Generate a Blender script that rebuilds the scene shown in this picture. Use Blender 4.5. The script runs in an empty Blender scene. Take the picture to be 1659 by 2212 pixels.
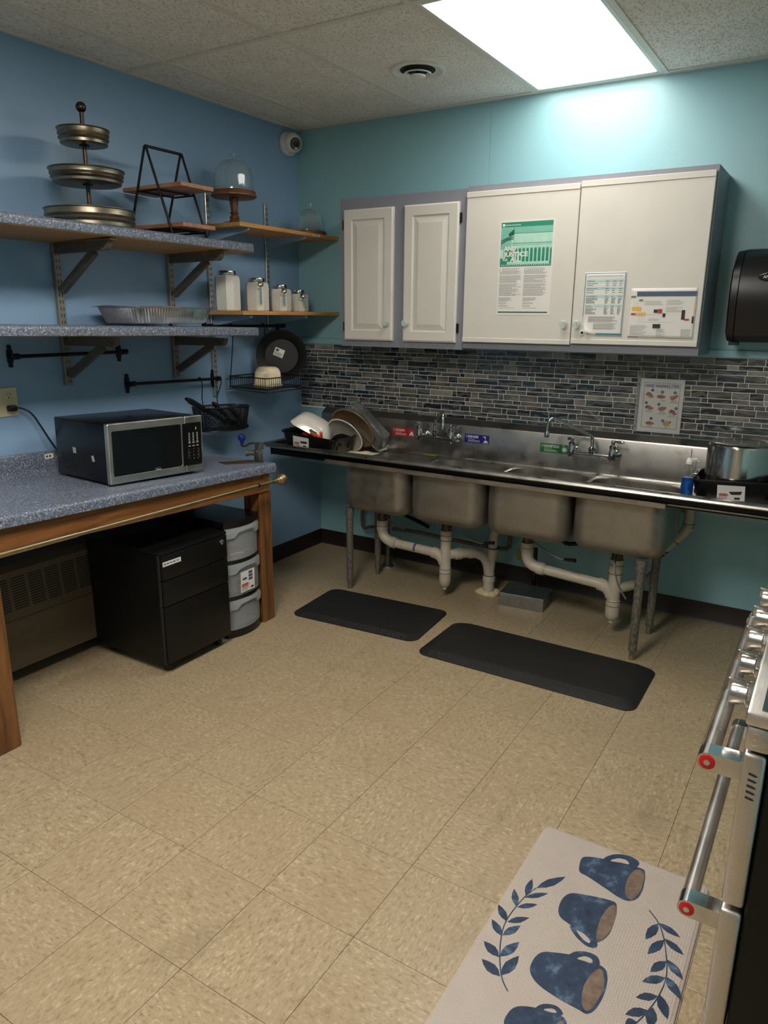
import bpy, bmesh, math, random
from mathutils import Vector, Matrix, Euler
random.seed(11)
sc = bpy.context.scene
C = sc.collection
PI = math.pi

# ------------------------------------------------------------------ camera
F_PX, IMG_W, IMG_H = 1583.28, 1659, 2212
YAW, PITCH, ROLL = -0.554476, 0.262379, -0.0087755
CAM = Vector((2.98264, -3.97826, 1.55188))
cy, sy, cp, sp = math.cos(YAW), math.sin(YAW), math.cos(PITCH), math.sin(PITCH)
fw = Vector((sy*cp, cy*cp, -sp)); rt = Vector((cy, -sy, 0)); dn = fw.cross(rt)
cr, sr = math.cos(ROLL), math.sin(ROLL)
rt, dn = rt*cr + dn*sr, dn*cr - rt*sr
cam_data = bpy.data.cameras.new('camera')
cam = bpy.data.objects.new('camera', cam_data); C.objects.link(cam)
m3 = Matrix((rt, -dn, -fw)).transposed()
cam.matrix_world = Matrix.Translation(CAM) @ m3.to_4x4()
cam_data.sensor_fit = 'VERTICAL'; cam_data.sensor_height = 36.0; cam_data.sensor_width = 27.0
cam_data.lens = F_PX / IMG_H * 36.0
cam_data.clip_start = 0.02
sc.camera = cam

# ------------------------------------------------------------------ world, exposure
w = bpy.data.worlds.new('world'); sc.world = w; w.use_nodes = True
w.node_tree.nodes['Background'].inputs[0].default_value = (0.5, 0.5, 0.5, 1)
w.node_tree.nodes['Background'].inputs[1].default_value = 0.02
sc.view_settings.view_transform = 'Standard'; sc.view_settings.look = 'None'
sc.view_settings.gamma = 1.0; sc.view_settings.use_curve_mapping = False
sc.view_settings.exposure = 1.15
LIGHT = 4.3            # radiance of the ceiling fixtures' diffusers
LIGHT2 = 15.0
LIGHT3 = 4.0  # strength of the added fill panel behind the camera

# ------------------------------------------------------------------ materials
def S(r, g, b):
    def f(c):
        c /= 255.0
        return c/12.92 if c <= 0.04045 else ((c+0.055)/1.055)**2.4
    return (f(r), f(g), f(b), 1.0)
MATS = {}
def base(name, rough=0.5, metal=0.0, **kw):
    m = bpy.data.materials.new(name); m.use_nodes = True
    nt = m.node_tree; b = nt.nodes['Principled BSDF']
    b.inputs['Roughness'].default_value = rough; b.inputs['Metallic'].default_value = metal
    for k, v in kw.items(): b.inputs[k.replace('_', ' ')].default_value = v
    MATS[name] = m
    return m, nt, b
def coords(nt, scale=(1,1,1), kind='Object', rnd=0.0):
    tc = nt.nodes.new('ShaderNodeTexCoord'); mp = nt.nodes.new('ShaderNodeMapping')
    nt.links.new(tc.outputs[kind], mp.inputs['Vector'])
    mp.inputs['Scale'].default_value = scale
    if rnd:
        oi = nt.nodes.new('ShaderNodeObjectInfo'); mu = nt.nodes.new('ShaderNodeMath'); mu.operation = 'MULTIPLY'
        mu.inputs[1].default_value = rnd
        nt.links.new(oi.outputs['Random'], mu.inputs[0]); nt.links.new(mu.outputs[0], mp.inputs['Location'])
    return mp.outputs[0]
def noise(nt, vec, scale, detail=3, rough=0.5, dist=0.0):
    n = nt.nodes.new('ShaderNodeTexNoise'); n.inputs['Scale'].default_value = scale
    n.inputs['Detail'].default_value = detail; n.inputs['Roughness'].default_value = rough
    n.inputs['Distortion'].default_value = dist
    nt.links.new(vec, n.inputs['Vector']); return n.outputs['Fac']
def ramp(nt, fac, stops, interp='LINEAR'):
    r = nt.nodes.new('ShaderNodeValToRGB'); r.color_ramp.interpolation = interp
    e = r.color_ramp.elements
    while len(e) < len(stops): e.new(0.5)
    for i, (p, c) in enumerate(stops):
        e[i].position = p; e[i].color = c if len(c) == 4 else (*c, 1)
    nt.links.new(fac, r.inputs[0]); return r.outputs[0]
def mix(nt, a, b, fac, mode='MIX'):
    n = nt.nodes.new('ShaderNodeMix'); n.data_type = 'RGBA'; n.blend_type = mode
    for s, v in ((n.inputs[6], a), (n.inputs[7], b)):
        if isinstance(v, tuple): s.default_value = v
        else: nt.links.new(v, s)
    if isinstance(fac, (int, float)): n.inputs[0].default_value = fac
    else: nt.links.new(fac, n.inputs[0])
    return n.outputs[2]
def bump(nt, b, h, strength=0.2, dist=0.002):
    n = nt.nodes.new('ShaderNodeBump'); n.inputs['Strength'].default_value = strength
    n.inputs['Distance'].default_value = dist
    nt.links.new(h, n.inputs['Height']); nt.links.new(n.outputs[0], b.inputs['Normal'])
def col(nt, b, c): nt.links.new(c, b.inputs['Base Color'])
def K(c, f): return (min(1, c[0]*f), min(1, c[1]*f), min(1, c[2]*f), 1)

def flat(name, c, rough=0.5, metal=0.0, var=0.06, scale=30, bmp=0.0, **kw):
    """plain painted/plastic/metal surface with a little procedural mottling"""
    if name in MATS: return MATS[name]
    m, nt, b = base(name, rough, metal, **kw)
    f = noise(nt, coords(nt), scale, 3)
    col(nt, b, ramp(nt, f, [(0.3, K(c, 1-var)), (0.7, K(c, 1+var))]))
    if bmp: bump(nt, b, noise(nt, coords(nt), scale*6, 2), bmp, 0.001)
    return m
def wall_mat(name, c, rough):
    m, nt, b = base(name, rough)
    v = coords(nt)
    col(nt, b, ramp(nt, noise(nt, v, 1.6, 3), [(0.3, K(c, .96)), (0.7, K(c, 1.04))]))
    h = nt.nodes.new('ShaderNodeMath'); h.operation = 'ADD'
    nt.links.new(noise(nt, v, 140, 2), h.inputs[0]); nt.links.new(noise(nt, v, 7, 2), h.inputs[1])
    bump(nt, b, h.outputs[0], 0.12, 0.004)
    return m
wall_mat('wall_blue', S(134, 165, 196), 0.34)
wall_mat('wall_teal', S(140, 184, 192), 0.36)
wall_mat('wall_cream', S(226, 220, 208), 0.6)

# acoustic ceiling tile
m, nt, b = base('ceiling_tile', 0.9)
v = coords(nt, (1, 1, 1), 'Object', 9.0)
big = noise(nt, v, 6, 2)
mpv = coords(nt, (150, 70, 60), 'Object', 9.0)
fis = noise(nt, mpv, 1.0, 2, 0.55, 0.6)
pit = ramp(nt, fis, [(0.36, (0, 0, 0)), (0.47, (1, 1, 1))])
tone = ramp(nt, big, [(0.3, S(236, 230, 218)), (0.7, S(245, 240, 231))])
col(nt, b, mix(nt, S(204, 196, 182), tone, pit))
bump(nt, b, pit, 0.6, 0.004)
flat('ceiling_grid', S(222, 216, 202), 0.5, var=.03)
flat('fixture_white', S(226, 226, 218), 0.35, var=.02)

# vinyl floor tile with directional flecks
m, nt, b = base('floor_tile', 0.36)
v = coords(nt, (56, 120, 60), 'Object', 37.0)
f1 = noise(nt, v, 1.0, 2, 0.5, 0.5)
v2 = coords(nt, (80, 150, 80), 'Object', 91.0)
f2 = noise(nt, v2, 1.0, 2, 0.5, 1.2)
big = noise(nt, coords(nt, (1, 1, 1), 'Object', 5.0), 3.0, 3)
c0 = ramp(nt, f1, [(0.30, S(140, 120, 92)), (0.42, S(165, 146, 117)), (0.58, S(170, 152, 123)), (0.70, S(189, 172, 144))])
c1 = mix(nt, c0, S(134, 115, 88), ramp(nt, f2, [(0.62, (0, 0, 0)), (0.70, (0.8, 0.8, 0.8))]))
c2 = mix(nt, c1, S(155, 134, 105), ramp(nt, big, [(0.40, (0, 0, 0)), (0.75, (0.4, 0.4, 0.4))]))
# scuffs and dirt in world position
tg = nt.nodes.new('ShaderNodeNewGeometry')
mp = nt.nodes.new('ShaderNodeMapping'); mp.inputs['Scale'].default_value = (5.0, 1.4, 1)
mp.inputs['Rotation'].default_value = (0, 0, 0.55)
nt.links.new(tg.outputs['Position'], mp.inputs['Vector'])
sc_n = noise(nt, mp.outputs[0], 1.3, 5, 0.65, 0.4)
c3 = mix(nt, c2, S(120, 104, 84), ramp(nt, sc_n, [(0.60, (0, 0, 0)), (0.78, (0.42, 0.42, 0.42))]))
col(nt, b, c3)
bump(nt, b, f1, 0.05, 0.001)
flat('floor_joint', S(78, 64, 46), 0.9)
flat('baseboard_brown', S(32, 22, 19), 0.45, var=.12)

# speckled laminate
m, nt, b = base('laminate', 0.32)
v = coords(nt)
f1 = noise(nt, v, 170, 3, 0.6); f2 = noise(nt, v, 60, 2, 0.5); f3 = noise(nt, v, 420, 2, .5)
c0 = ramp(nt, f1, [(0.34, S(60, 66, 80)), (0.47, S(92, 100, 115)), (0.56, S(122, 129, 142)), (0.68, S(186, 190, 197))])
c1 = mix(nt, c0, S(84, 96, 124), ramp(nt, f2, [(0.42, (0, 0, 0)), (0.62, (0.55, 0.55, 0.55))]))
col(nt, b, mix(nt, c1, S(214, 218, 226), ramp(nt, f3, [(0.66, (0, 0, 0)), (0.72, (0.7, 0.7, 0.7))])))

def wood(name, dark, mid, light, scale=(3, 40, 40), rough=0.45, knots=True):
    m, nt, b = base(name, rough)
    v = coords(nt, scale)
    f = noise(nt, v, 1.0, 5, 0.6, 0.7)
    c = ramp(nt, f, [(0.28, dark), (0.5, mid), (0.72, light)])
    if knots:
        k = nt.nodes.new('ShaderNodeTexVoronoi'); k.inputs['Scale'].default_value = 1.0
        nt.links.new(coords(nt, tuple(3.2 if s < 10 else 7.0 for s in scale)), k.inputs['Vector'])
        c = mix(nt, K(dark, .35), c, ramp(nt, k.outputs['Distance'], [(0.05, (0, 0, 0)), (0.16, (1, 1, 1))]))
    col(nt, b, c); bump(nt, b, f, 0.08, 0.002)
    return m
wood('pine_y', S(84, 50, 24), S(120, 76, 38), S(140, 94, 50), (40, 3, 40))
wood('pine_z', S(78, 46, 23), S(113, 72, 37), S(132, 90, 49), (40, 40, 3))
wood('oak_y', S(168, 116, 58), S(196, 142, 78), S(208, 158, 94), (60, 4, 60), knots=False)
wood('board_y', S(140, 108, 66), S(160, 126, 80), S(172, 138, 92), (60, 4, 60), .6, knots=False)
wood('walnut', S(74, 44, 28), S(104, 66, 44), S(128, 84, 58), (26, 26, 4), .4, knots=False)
wood('acacia', S(120, 78, 54), S(158, 110, 82), S(186, 140, 108), (4, 40, 40), .45, knots=False)

# stainless steel and other metals
def steel(name, c, rough, streak=(2, 2, 60), dirt=0.0, metal=1.0):
    m, nt, b = base(name, rough, metal)
    f = noise(nt, coords(nt, streak), 8.0, 3, 0.6)
    c0 = ramp(nt, f, [(0.3, K(c, .86)), (0.7, K(c, 1.1))])
    if dirt:
        d = noise(nt, coords(nt), 9, 5, 0.7)
        c0 = mix(nt, c0, S(96, 82, 62), ramp(nt, d, [(0.5, (0, 0, 0)), (0.8, (dirt, dirt, dirt))]))
    col(nt, b, c0)
    r = ramp(nt, noise(nt, coords(nt), 14, 4), [(0.3, (rough*.75,)*3), (0.7, (min(1, rough*1.3),)*3)])
    nt.links.new(r, b.inputs['Roughness'])
    return m
steel('stainless', S(176, 173, 168), 0.32, (60, 3, 3))
steel('stainless_basin', S(154, 149, 139), 0.42, (60, 60, 4), .4, .85)
steel('stainless_dirty', S(160, 152, 138), 0.5, (3, 60, 60), .6)
steel('brushed', S(204, 198, 192), 0.34, (60, 3, 60))
steel('knob_steel', S(196, 192, 188), 0.22, (3, 60, 60))
steel('chrome', S(205, 205, 205), 0.10, (3, 3, 3))
steel('polished_pot', S(196, 190, 180), 0.14, (60, 60, 2))
steel('galvanized', S(160, 160, 158), 0.42, (6, 6, 6), .2)
steel('aged_galvanized', S(140, 132, 116), 0.36, (6, 6, 20), .5)
steel('foil', S(225, 225, 225), 0.22, (3, 3, 3), 0, .97)
steel('brass', S(166, 146, 112), 0.40, (3, 40, 3))
steel('bracket_grey', S(92, 89, 82), 0.5, (4, 4, 4), .2, .25)
steel('standard_grey', S(136, 133, 124), 0.45, (4, 4, 4), .2, .4)
steel('bronze', S(82, 68, 62), 0.35, (3, 3, 30))
m, nt, b = base('pipe_old', 0.6, 0.45)
col(nt, b, ramp(nt, noise(nt, coords(nt, (1, 1, .5)), 120, 5, .75), [(0.30, S(64, 55, 46)), (0.46, S(108, 101, 90)), (0.6, S(132, 128, 118)), (0.78, S(164, 160, 150))]))
steel('tail_brass', S(92, 78, 58), 0.5, (9, 9, 4), .7, .6)

flat('grey_paint', S(132, 134, 144), 0.45, var=.03)
flat('cabinet_white', S(212, 208, 199), 0.42, var=.02, scale=8, bmp=.12)
flat('cabinet_dark_inside', S(70, 70, 74), 0.7)
flat('black_plastic', S(15, 15, 17), 0.32)
flat('black_gloss', S(14, 15, 17), 0.12)
flat('black_metal', S(11, 11, 11), 0.42, var=.1, Specular_IOR_Level=.35)
flat('black_wire', S(16, 16, 18), 0.35)
flat('pan_black', S(13, 13, 14), 0.5, Specular_IOR_Level=.3)
flat('black_rubber', S(30, 29, 29), 0.5)
flat('microwave_black', S(9, 10, 13), 0.24)
flat('white_ceramic', S(228, 224, 214), 0.16, var=.02)
flat('cream_ceramic', S(228, 214, 184), 0.22, var=.03)
flat('white_plastic', S(222, 220, 214), 0.32, var=.03)
flat('ivory_plastic', S(214, 200, 164), 0.35, var=.03)
flat('paper', S(222, 219, 213), 0.6, var=.015)
flat('ink', S(96, 96, 98), 0.7)
flat('ink_dark', S(38, 38, 40), 0.6)
flat('ink_pale', S(168, 168, 166), 0.7)
flat('poster_green', S(36, 134, 106), 0.5)
flat('poster_green_mid', S(120, 184, 164), 0.5)
flat('poster_green_pale', S(172, 214, 198), 0.5)
flat('poster_green_dark', S(18, 92, 74), 0.5)
flat('teal_print', S(44, 126, 150), 0.5)
flat('teal_pale', S(176, 208, 210), 0.5)
flat('navy_print', S(44, 62, 132), 0.5)
flat('steel_blue_print', S(70, 84, 112), 0.5)
flat('orange_print', S(232, 176, 84), 0.5)
flat('red_print', S(178, 44, 42), 0.5)
flat('skin_print', S(178, 112, 98), 0.5)
flat('yellow_print', S(212, 188, 90), 0.5)
flat('sticker_red', S(178, 34, 42), 0.35)
flat('sticker_blue', S(36, 36, 128), 0.35)
flat('sticker_green', S(32, 112, 62), 0.35)
flat('pvc', S(188, 178, 160), 0.42, var=.08, scale=22)
flat('pvc_purple', S(92, 78, 120), 0.5)
flat('foam', S(216, 200, 160), 0.6)
flat('heater_beige', S(90, 76, 60), 0.5, var=.1)
flat('heater_dark', S(26, 22, 18), 0.7)
flat('towel', S(226, 212, 180), 0.9, bmp=.4)
flat('blue_knob', S(24, 42, 120), 0.15)
flat('red_plastic', S(196, 34, 38), 0.3)
flat('orange_plastic', S(226, 84, 44), 0.3)
flat('green_plastic', S(44, 92, 52), 0.4)
flat('tan_plate', S(128, 106, 76), 0.35, var=.08)
flat('grey_plate', S(178, 172, 164), 0.3)
flat('red_badge', S(190, 22, 30), 0.25)
flat('green_tag', S(120, 128, 76), 0.6)
flat('amber_display', S(120, 120, 60), 0.4)
flat('mat_beige', S(184, 172, 162), 0.75, var=.03, scale=12, bmp=.6)
nt = MATS['mat_beige'].node_tree; b = nt.nodes['Principled BSDF']
wx = nt.nodes.new('ShaderNodeTexWave'); wx.inputs['Scale'].default_value = 46; wx.bands_direction = 'X'
wy = nt.nodes.new('ShaderNodeTexWave'); wy.inputs['Scale'].default_value = 46; wy.bands_direction = 'Y'
wm = nt.nodes.new('ShaderNodeMath'); wm.operation = 'MULTIPLY'
for w_ in (wx, wy): nt.links.new(coords(nt), w_.inputs['Vector'])
nt.links.new(wx.outputs['Fac'], wm.inputs[0]); nt.links.new(wy.outputs['Fac'], wm.inputs[1])
bump(nt, b, wm.outputs[0], .8, .0015)
flat('mat_edge', S(190, 176, 160), 0.7)
flat('range_black', S(7, 6, 6), 0.4, Specular_IOR_Level=.3)
flat('red_card', S(196, 60, 82), 0.5)
m, nt, b = base('print_blue', 0.7)
col(nt, b, ramp(nt, noise(nt, coords(nt), 26, 5, .65), [(0.3, S(24, 38, 60)), (0.55, S(43, 61, 86)), (0.72, S(94, 117, 143))]))
m, nt, b = base('print_brown', 0.7)
col(nt, b, ramp(nt, noise(nt, coords(nt), 38, 4, .6), [(0.3, S(92, 76, 66)), (0.7, S(136, 114, 98))]))
m, nt, b = base('range_top', 0.16, 0.9)
col(nt, b, ramp(nt, noise(nt, coords(nt), 12, 2), [(0.3, S(120, 128, 130)), (0.7, S(132, 140, 142))]))

# agate-like glass mosaic
m, nt, b = base('mosaic', 0.12)
oi = nt.nodes.new('ShaderNodeObjectInfo'); ge = nt.nodes.new('ShaderNodeNewGeometry')
ad = nt.nodes.new('ShaderNodeMath'); ad.operation = 'ADD'
nt.links.new(oi.outputs['Random'], ad.inputs[0]); nt.links.new(ge.outputs['Random Per Island'], ad.inputs[1])
fr = nt.nodes.new('ShaderNodeMath'); fr.operation = 'FRACT'; nt.links.new(ad.outputs[0], fr.inputs[0])
sh = nt.nodes.new('ShaderNodeMath'); sh.operation = 'MULTIPLY'; sh.inputs[1].default_value = 50; nt.links.new(fr.outputs[0], sh.inputs[0])
vm = nt.nodes.new('ShaderNodeVectorMath'); vm.operation = 'ADD'
nt.links.new(ge.outputs['Position'], vm.inputs[0]); nt.links.new(sh.outputs[0], vm.inputs[1])
wv = nt.nodes.new('ShaderNodeTexWave'); wv.wave_type = 'RINGS'; wv.inputs['Scale'].default_value = 11
wv.inputs['Distortion'].default_value = 5; wv.inputs['Detail'].default_value = 2; wv.inputs['Detail Scale'].default_value = 1.2
nt.links.new(vm.outputs[0], wv.inputs['Vector'])
n1 = noise(nt, vm.outputs[0], 14, 2, .4)
basec = ramp(nt, fr.outputs[0], [(0.0, S(40, 44, 50)), (0.2, S(66, 72, 78)), (0.4, S(36, 54, 66)), (0.5, S(82, 82, 80)),
                                 (0.66, S(112, 108, 102)), (0.82, S(50, 72, 80)), (0.91, S(146, 142, 134))], 'CONSTANT')
c1 = mix(nt, basec, S(172, 168, 160), ramp(nt, wv.outputs['Fac'], [(0.35, (0, 0, 0)), (0.9, (.42, .42, .42)), (1.0, (.1, .1, .1))]))
c2 = mix(nt, c1, S(40, 44, 50), ramp(nt, n1, [(0.4, (0, 0, 0)), (0.75, (.6, .6, .6))]))
col(nt, b, c2)
flat('grout', S(236, 234, 228), 0.8)

def glassy(name, c, rough=0.02, ior=1.45, alpha=None, trans=1.0):
    m, nt, b = base(name, rough)
    b.inputs['Transmission Weight'].default_value = trans; b.inputs['IOR'].default_value = ior
    col(nt, b, ramp(nt, noise(nt, coords(nt), 5, 1), [(0.3, K(c, .98)), (0.7, c)]))
    return m
glassy('clear_glass', (0.88, 0.94, 0.94, 1), 0.05, 1.45, trans=.94)
glassy('bottle_plastic', (0.93, 0.95, 0.96, 1), 0.06, 1.2)
glassy('sleeve_film', (0.97, 0.98, 0.98, 1), 0.02, 1.12)
glassy('clear_plastic', (0.88, 0.91, 0.92, 1), 0.07, 1.3, trans=.95)
glassy('frosted_plastic', (0.82, 0.84, 0.86, 1), 0.22, 1.15, trans=.80)
glassy('knob_glass', (0.80, 0.88, 0.83, 1), 0.12, 1.3, trans=.6)
glassy('blue_soap', (0.02, 0.18, 0.75, 1), 0.05, 1.33, trans=.7)

def emit(name, c, strength):
    m = bpy.data.materials.new(name); m.use_nodes = True; nt = m.node_tree
    for n in list(nt.nodes): nt.nodes.remove(n)
    o = nt.nodes.new('ShaderNodeOutputMaterial'); e = nt.nodes.new('ShaderNodeEmission')
    e.inputs[1].default_value = strength
    nt.links.new(ramp(nt, noise(nt, coords(nt), 3, 1), [(0.3, K(c, .99)), (0.7, c)]), e.inputs[0])
    nt.links.new(e.outputs[0], o.inputs[0]); MATS[name] = m
emit('diffuser_glow', (1.0, 0.955, 0.88, 1), LIGHT)
emit('diffuser_glow_room', (1.0, 0.94, 0.85, 1), LIGHT2)
emit('fill_glow_rear', (1.0, 0.94, 0.85, 1), LIGHT3)

# ------------------------------------------------------------------ mesh helpers
ORG = {}
def mk(me_name, v, f, mat, smooth=35):
    me = bpy.data.meshes.new(me_name); me.from_pydata(v, [], f)
    bm = bmesh.new(); bm.from_mesh(me); bmesh.ops.recalc_face_normals(bm, faces=bm.faces); bm.to_mesh(me); bm.free()
    if mat: me.materials.append(MATS[mat])
    if smooth:
        me.shade_smooth()
        me.set_sharp_from_angle(angle=math.radians(smooth))
    me.update(); return me
def link(name, me, parent=None, loc=(0, 0, 0)):
    o = bpy.data.objects.new(name, me); C.objects.link(o); o.location = loc
    if parent is not None:
        o.parent = parent; ORG[o.name] = ORG.get(parent.name, Vector((0, 0, 0)))
    return o
def tag(o, label, cat, group=None):
    o['label'] = label; o['category'] = cat
    if group: o['group'] = group
    return o
def thing(name, label, cat, loc=(0, 0, 0), rot=(0, 0, 0), group=None, local=False):
    """Empty at the thing's base. local=True: parts are given in the empty's own frame, otherwise in world coordinates."""
    o = bpy.data.objects.new(name, None); C.objects.link(o); o.empty_display_size = .05
    o.location = loc; o.rotation_euler = rot
    ORG[o.name] = Vector((0, 0, 0)) if local else Vector(loc)
    return tag(o, label, cat, group)
def rrect(cx, cy, hw, hh, r, n=6):
    r = max(1e-5, min(r, hw-1e-5, hh-1e-5)); p = []
    for sx, sy_, a0 in ((1, 1, 0), (-1, 1, 90), (-1, -1, 180), (1, -1, 270)):
        for i in range(n+1):
            a = math.radians(a0 + 90*i/n)
            p.append((cx+sx*(hw-r)+r*math.cos(a), cy+sy_*(hh-r)+r*math.sin(a)))
    return p
def circ(cx, cy, r, n=16, ry=None): return [(cx+r*math.cos(2*PI*i/n), cy+(ry or r)*math.sin(2*PI*i/n)) for i in range(n)]
class Fr:                                   # a flat frame: origin, u (right), v (up), n (towards viewer)
    def __init__(s, o, u, v): s.o = Vector(o); s.u = Vector(u).normalized(); s.v = Vector(v).normalized(); s.n = s.u.cross(s.v)
    def __call__(s, a, b, d=0): return s.o + s.u*a + s.v*b + s.n*d
def XZ(o): return Fr(o, (1, 0, 0), (0, 0, 1))      # faces -y
def YZ(o): return Fr(o, (0, 1, 0), (0, 0, 1))      # faces +x
def XY(o): return Fr(o, (1, 0, 0), (0, 1, 0))      # faces up
_glyph = {}
def glyphs(s, bold=0.0):
    k = (s, bold)
    if k not in _glyph:
        cu = bpy.data.curves.new('t', 'FONT'); cu.body = s; cu.size = 1.0; cu.resolution_u = 3; cu.offset = bold
        ob = bpy.data.objects.new('t', cu); C.objects.link(ob)
        dg = bpy.context.evaluated_depsgraph_get(); dg.update()
        ev = ob.evaluated_get(dg); me = ev.to_mesh()
        vs = [(v.co.x, v.co.y) for v in me.vertices]; fs = [tuple(p.vertices) for p in me.polygons]
        ev.to_mesh_clear(); bpy.data.objects.remove(ob); bpy.data.curves.remove(cu)
        _glyph[k] = (vs, fs)
    return _glyph[k]
class MB:
    def __init__(s): s.v = []; s.f = []
    def add(s, vs, fs):
        k = len(s.v); s.v += [tuple(q) for q in vs]; s.f += [tuple(i+k for i in f) for f in fs]; return s
    def box(s, x0, x1, y0, y1, z0, z1):
        vs = [(x, y, z) for x in (x0, x1) for y in (y0, y1) for z in (z0, z1)]
        return s.add(vs, [(0, 1, 3, 2), (4, 6, 7, 5), (0, 4, 5, 1), (2, 3, 7, 6), (0, 2, 6, 4), (1, 5, 7, 3)])
    def bev(s, x0, x1, y0, y1, z0, z1, b=.004, seg=2):
        bm = bmesh.new(); bmesh.ops.create_cube(bm, size=1)
        for q in bm.verts: q.co = Vector((x0+(x1-x0)*(q.co.x+.5), y0+(y1-y0)*(q.co.y+.5), z0+(z1-z0)*(q.co.z+.5)))
        bmesh.ops.bevel(bm, geom=list(bm.edges), offset=b, segments=seg, profile=.5, affect='EDGES')
        bm.verts.index_update()
        s.add([q.co for q in bm.verts], [[q.index for q in f.verts] for f in bm.faces]); bm.free(); return s
    def loft(s, rings, cap0=True, cap1=True, closed=True):
        n = len(rings[0]); vs = [p for r in rings for p in r]; fs = []
        for i in range(len(rings)-1):
            for j in range(n if closed else n-1):
                k = (j+1) % n
                fs.append((i*n+j, i*n+k, (i+1)*n+k, (i+1)*n+j))
        if cap0: fs.append(tuple(range(n)))
        if cap1: fs.append(tuple((len(rings)-1)*n+j for j in range(n)))
        return s.add(vs, fs)
    def cyl(s, a, b_, r, r2=None, n=16, caps=True):
        a, b_ = Vector(a), Vector(b_); r2 = r if r2 is None else r2
        z = (b_-a).normalized(); x = z.orthogonal().normalized(); y = z.cross(x)
        R = [[o + x*(q*math.cos(2*PI*i/n)) + y*(q*math.sin(2*PI*i/n)) for i in range(n)] for o, q in ((a, r), (b_, r2))]
        return s.loft(R, caps, caps)
    def tube(s, pts, r, n=8, closed=False, smooth=0):
        P = [Vector(p) for p in pts]
        for _ in range(smooth):
            Q = [] if closed else [P[0]]
            rng = range(len(P)) if closed else range(len(P)-1)
            for i in rng:
                a, c = P[i], P[(i+1) % len(P)]; Q += [a*.75+c*.25, a*.25+c*.75]
            if not closed: Q.append(P[-1])
            P = Q
        m = len(P); T = []
        def rad(f):
            if not isinstance(r, (list, tuple)): return r
            a = f*(len(r)-1); k = min(int(a), len(r)-2); return r[k]+(r[k+1]-r[k])*(a-k)
        for i in range(m):
            if closed: t = P[(i+1) % m]-P[i-1]
            else: t = P[min(i+1, m-1)]-P[max(i-1, 0)]
            T.append(t.normalized())
        x = T[0].orthogonal().normalized(); R = []
        for i in range(m):
            x = (x - T[i]*x.dot(T[i])); x = x.normalized() if x.length > 1e-6 else T[i].orthogonal().normalized()
            y = T[i].cross(x); rr = rad(i/max(1, m-1))
            R.append([P[i]+x*(rr*math.cos(2*PI*j/n))+y*(rr*math.sin(2*PI*j/n)) for j in range(n)])
        if closed: return s.loft(R+[R[0]], False, False)
        return s.loft(R)
    def lathe(s, c, prof, n=28, axis=(0, 0, 1)):
        if prof[0][0] > 1e-4 and prof[-1][0] > 1e-4: prof = list(prof)+[prof[0]]; ends = False
        else: ends = True
        z = Vector(axis).normalized(); x = Vector((1, 0, 0)) if abs(z.z) > .99 else z.orthogonal().normalized()
        y = z.cross(x); c = Vector(c); R = []
        for r, h in prof:
            r = max(r, 1e-5)
            R.append([c+z*h+x*(r*math.cos(2*PI*i/n))+y*(r*math.sin(2*PI*i/n)) for i in range(n)])
        return s.loft(R, ends, ends)
    def prism(s, poly, fr, d0, d1):
        return s.loft([[fr(a, b_, d0) for a, b_ in poly], [fr(a, b_, d1) for a, b_ in poly]])
    def poly(s, pts, fr, d=0): return s.add([fr(a, b_, d) for a, b_ in pts], [tuple(range(len(pts)))])
    def rect(s, fr, a0, a1, b0, b1, d=0): return s.poly([(a0, b0), (a1, b0), (a1, b1), (a0, b1)], fr, d)
    def text(s, st, fr, a, b_, h, d=0, wide=None, align='l', bold=0.0):
        vs, fs = glyphs(st, bold); x0 = min(q[0] for q in vs); x1 = max(q[0] for q in vs)
        k = h/0.72; kx = k if wide is None else wide/(x1-x0)
        off = {'l': 0, 'c': -(x1-x0)*kx/2, 'r': -(x1-x0)*kx}[align]
        return s.add([fr(a+off+(q[0]-x0)*kx, b_+q[1]*k, d) for q in vs], fs)
    def lines(s, fr, a0, a1, b1, b0, n, h, d=0, ragged=.25, word=.012):
        for i in range(n):
            bb = b1-(b1-b0)*i/max(1, n-1); a = a0; e = a1-(a1-a0)*random.random()*ragged*(1 if i % 5 < 4 else 2.5)
            while a < e-.0015:
                L = min(word*(.35+random.random()), e-a); s.rect(fr, a, a+L, bb, bb+h, d); a += L+h*.7
        return s
    def build(s, name, mat, parent=None, loc=None, smooth=35, label=None):
        o_ = ORG.get(parent.name, Vector((0, 0, 0))) if parent is not None else Vector(loc or (0, 0, 0))
        vs = [(q[0]-o_.x, q[1]-o_.y, q[2]-o_.z) for q in s.v]
        o = link(name, mk(name, vs, s.f, mat, smooth), parent, (0, 0, 0) if parent is not None else o_)
        if parent is None: ORG[o.name] = o_
        if label: o['label'] = label
        return o
    def xf(s, M):
        s.v = [tuple(M @ Vector(q)) for q in s.v]; return s
def struct(o): o['kind'] = 'structure'; return o
def stuff(o): o['kind'] = 'stuff'; return o
# ================================================================== the room
H, XR, YF, U, ZF = 2.604, 3.62, -7.4, -0.19, 0.612
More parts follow.
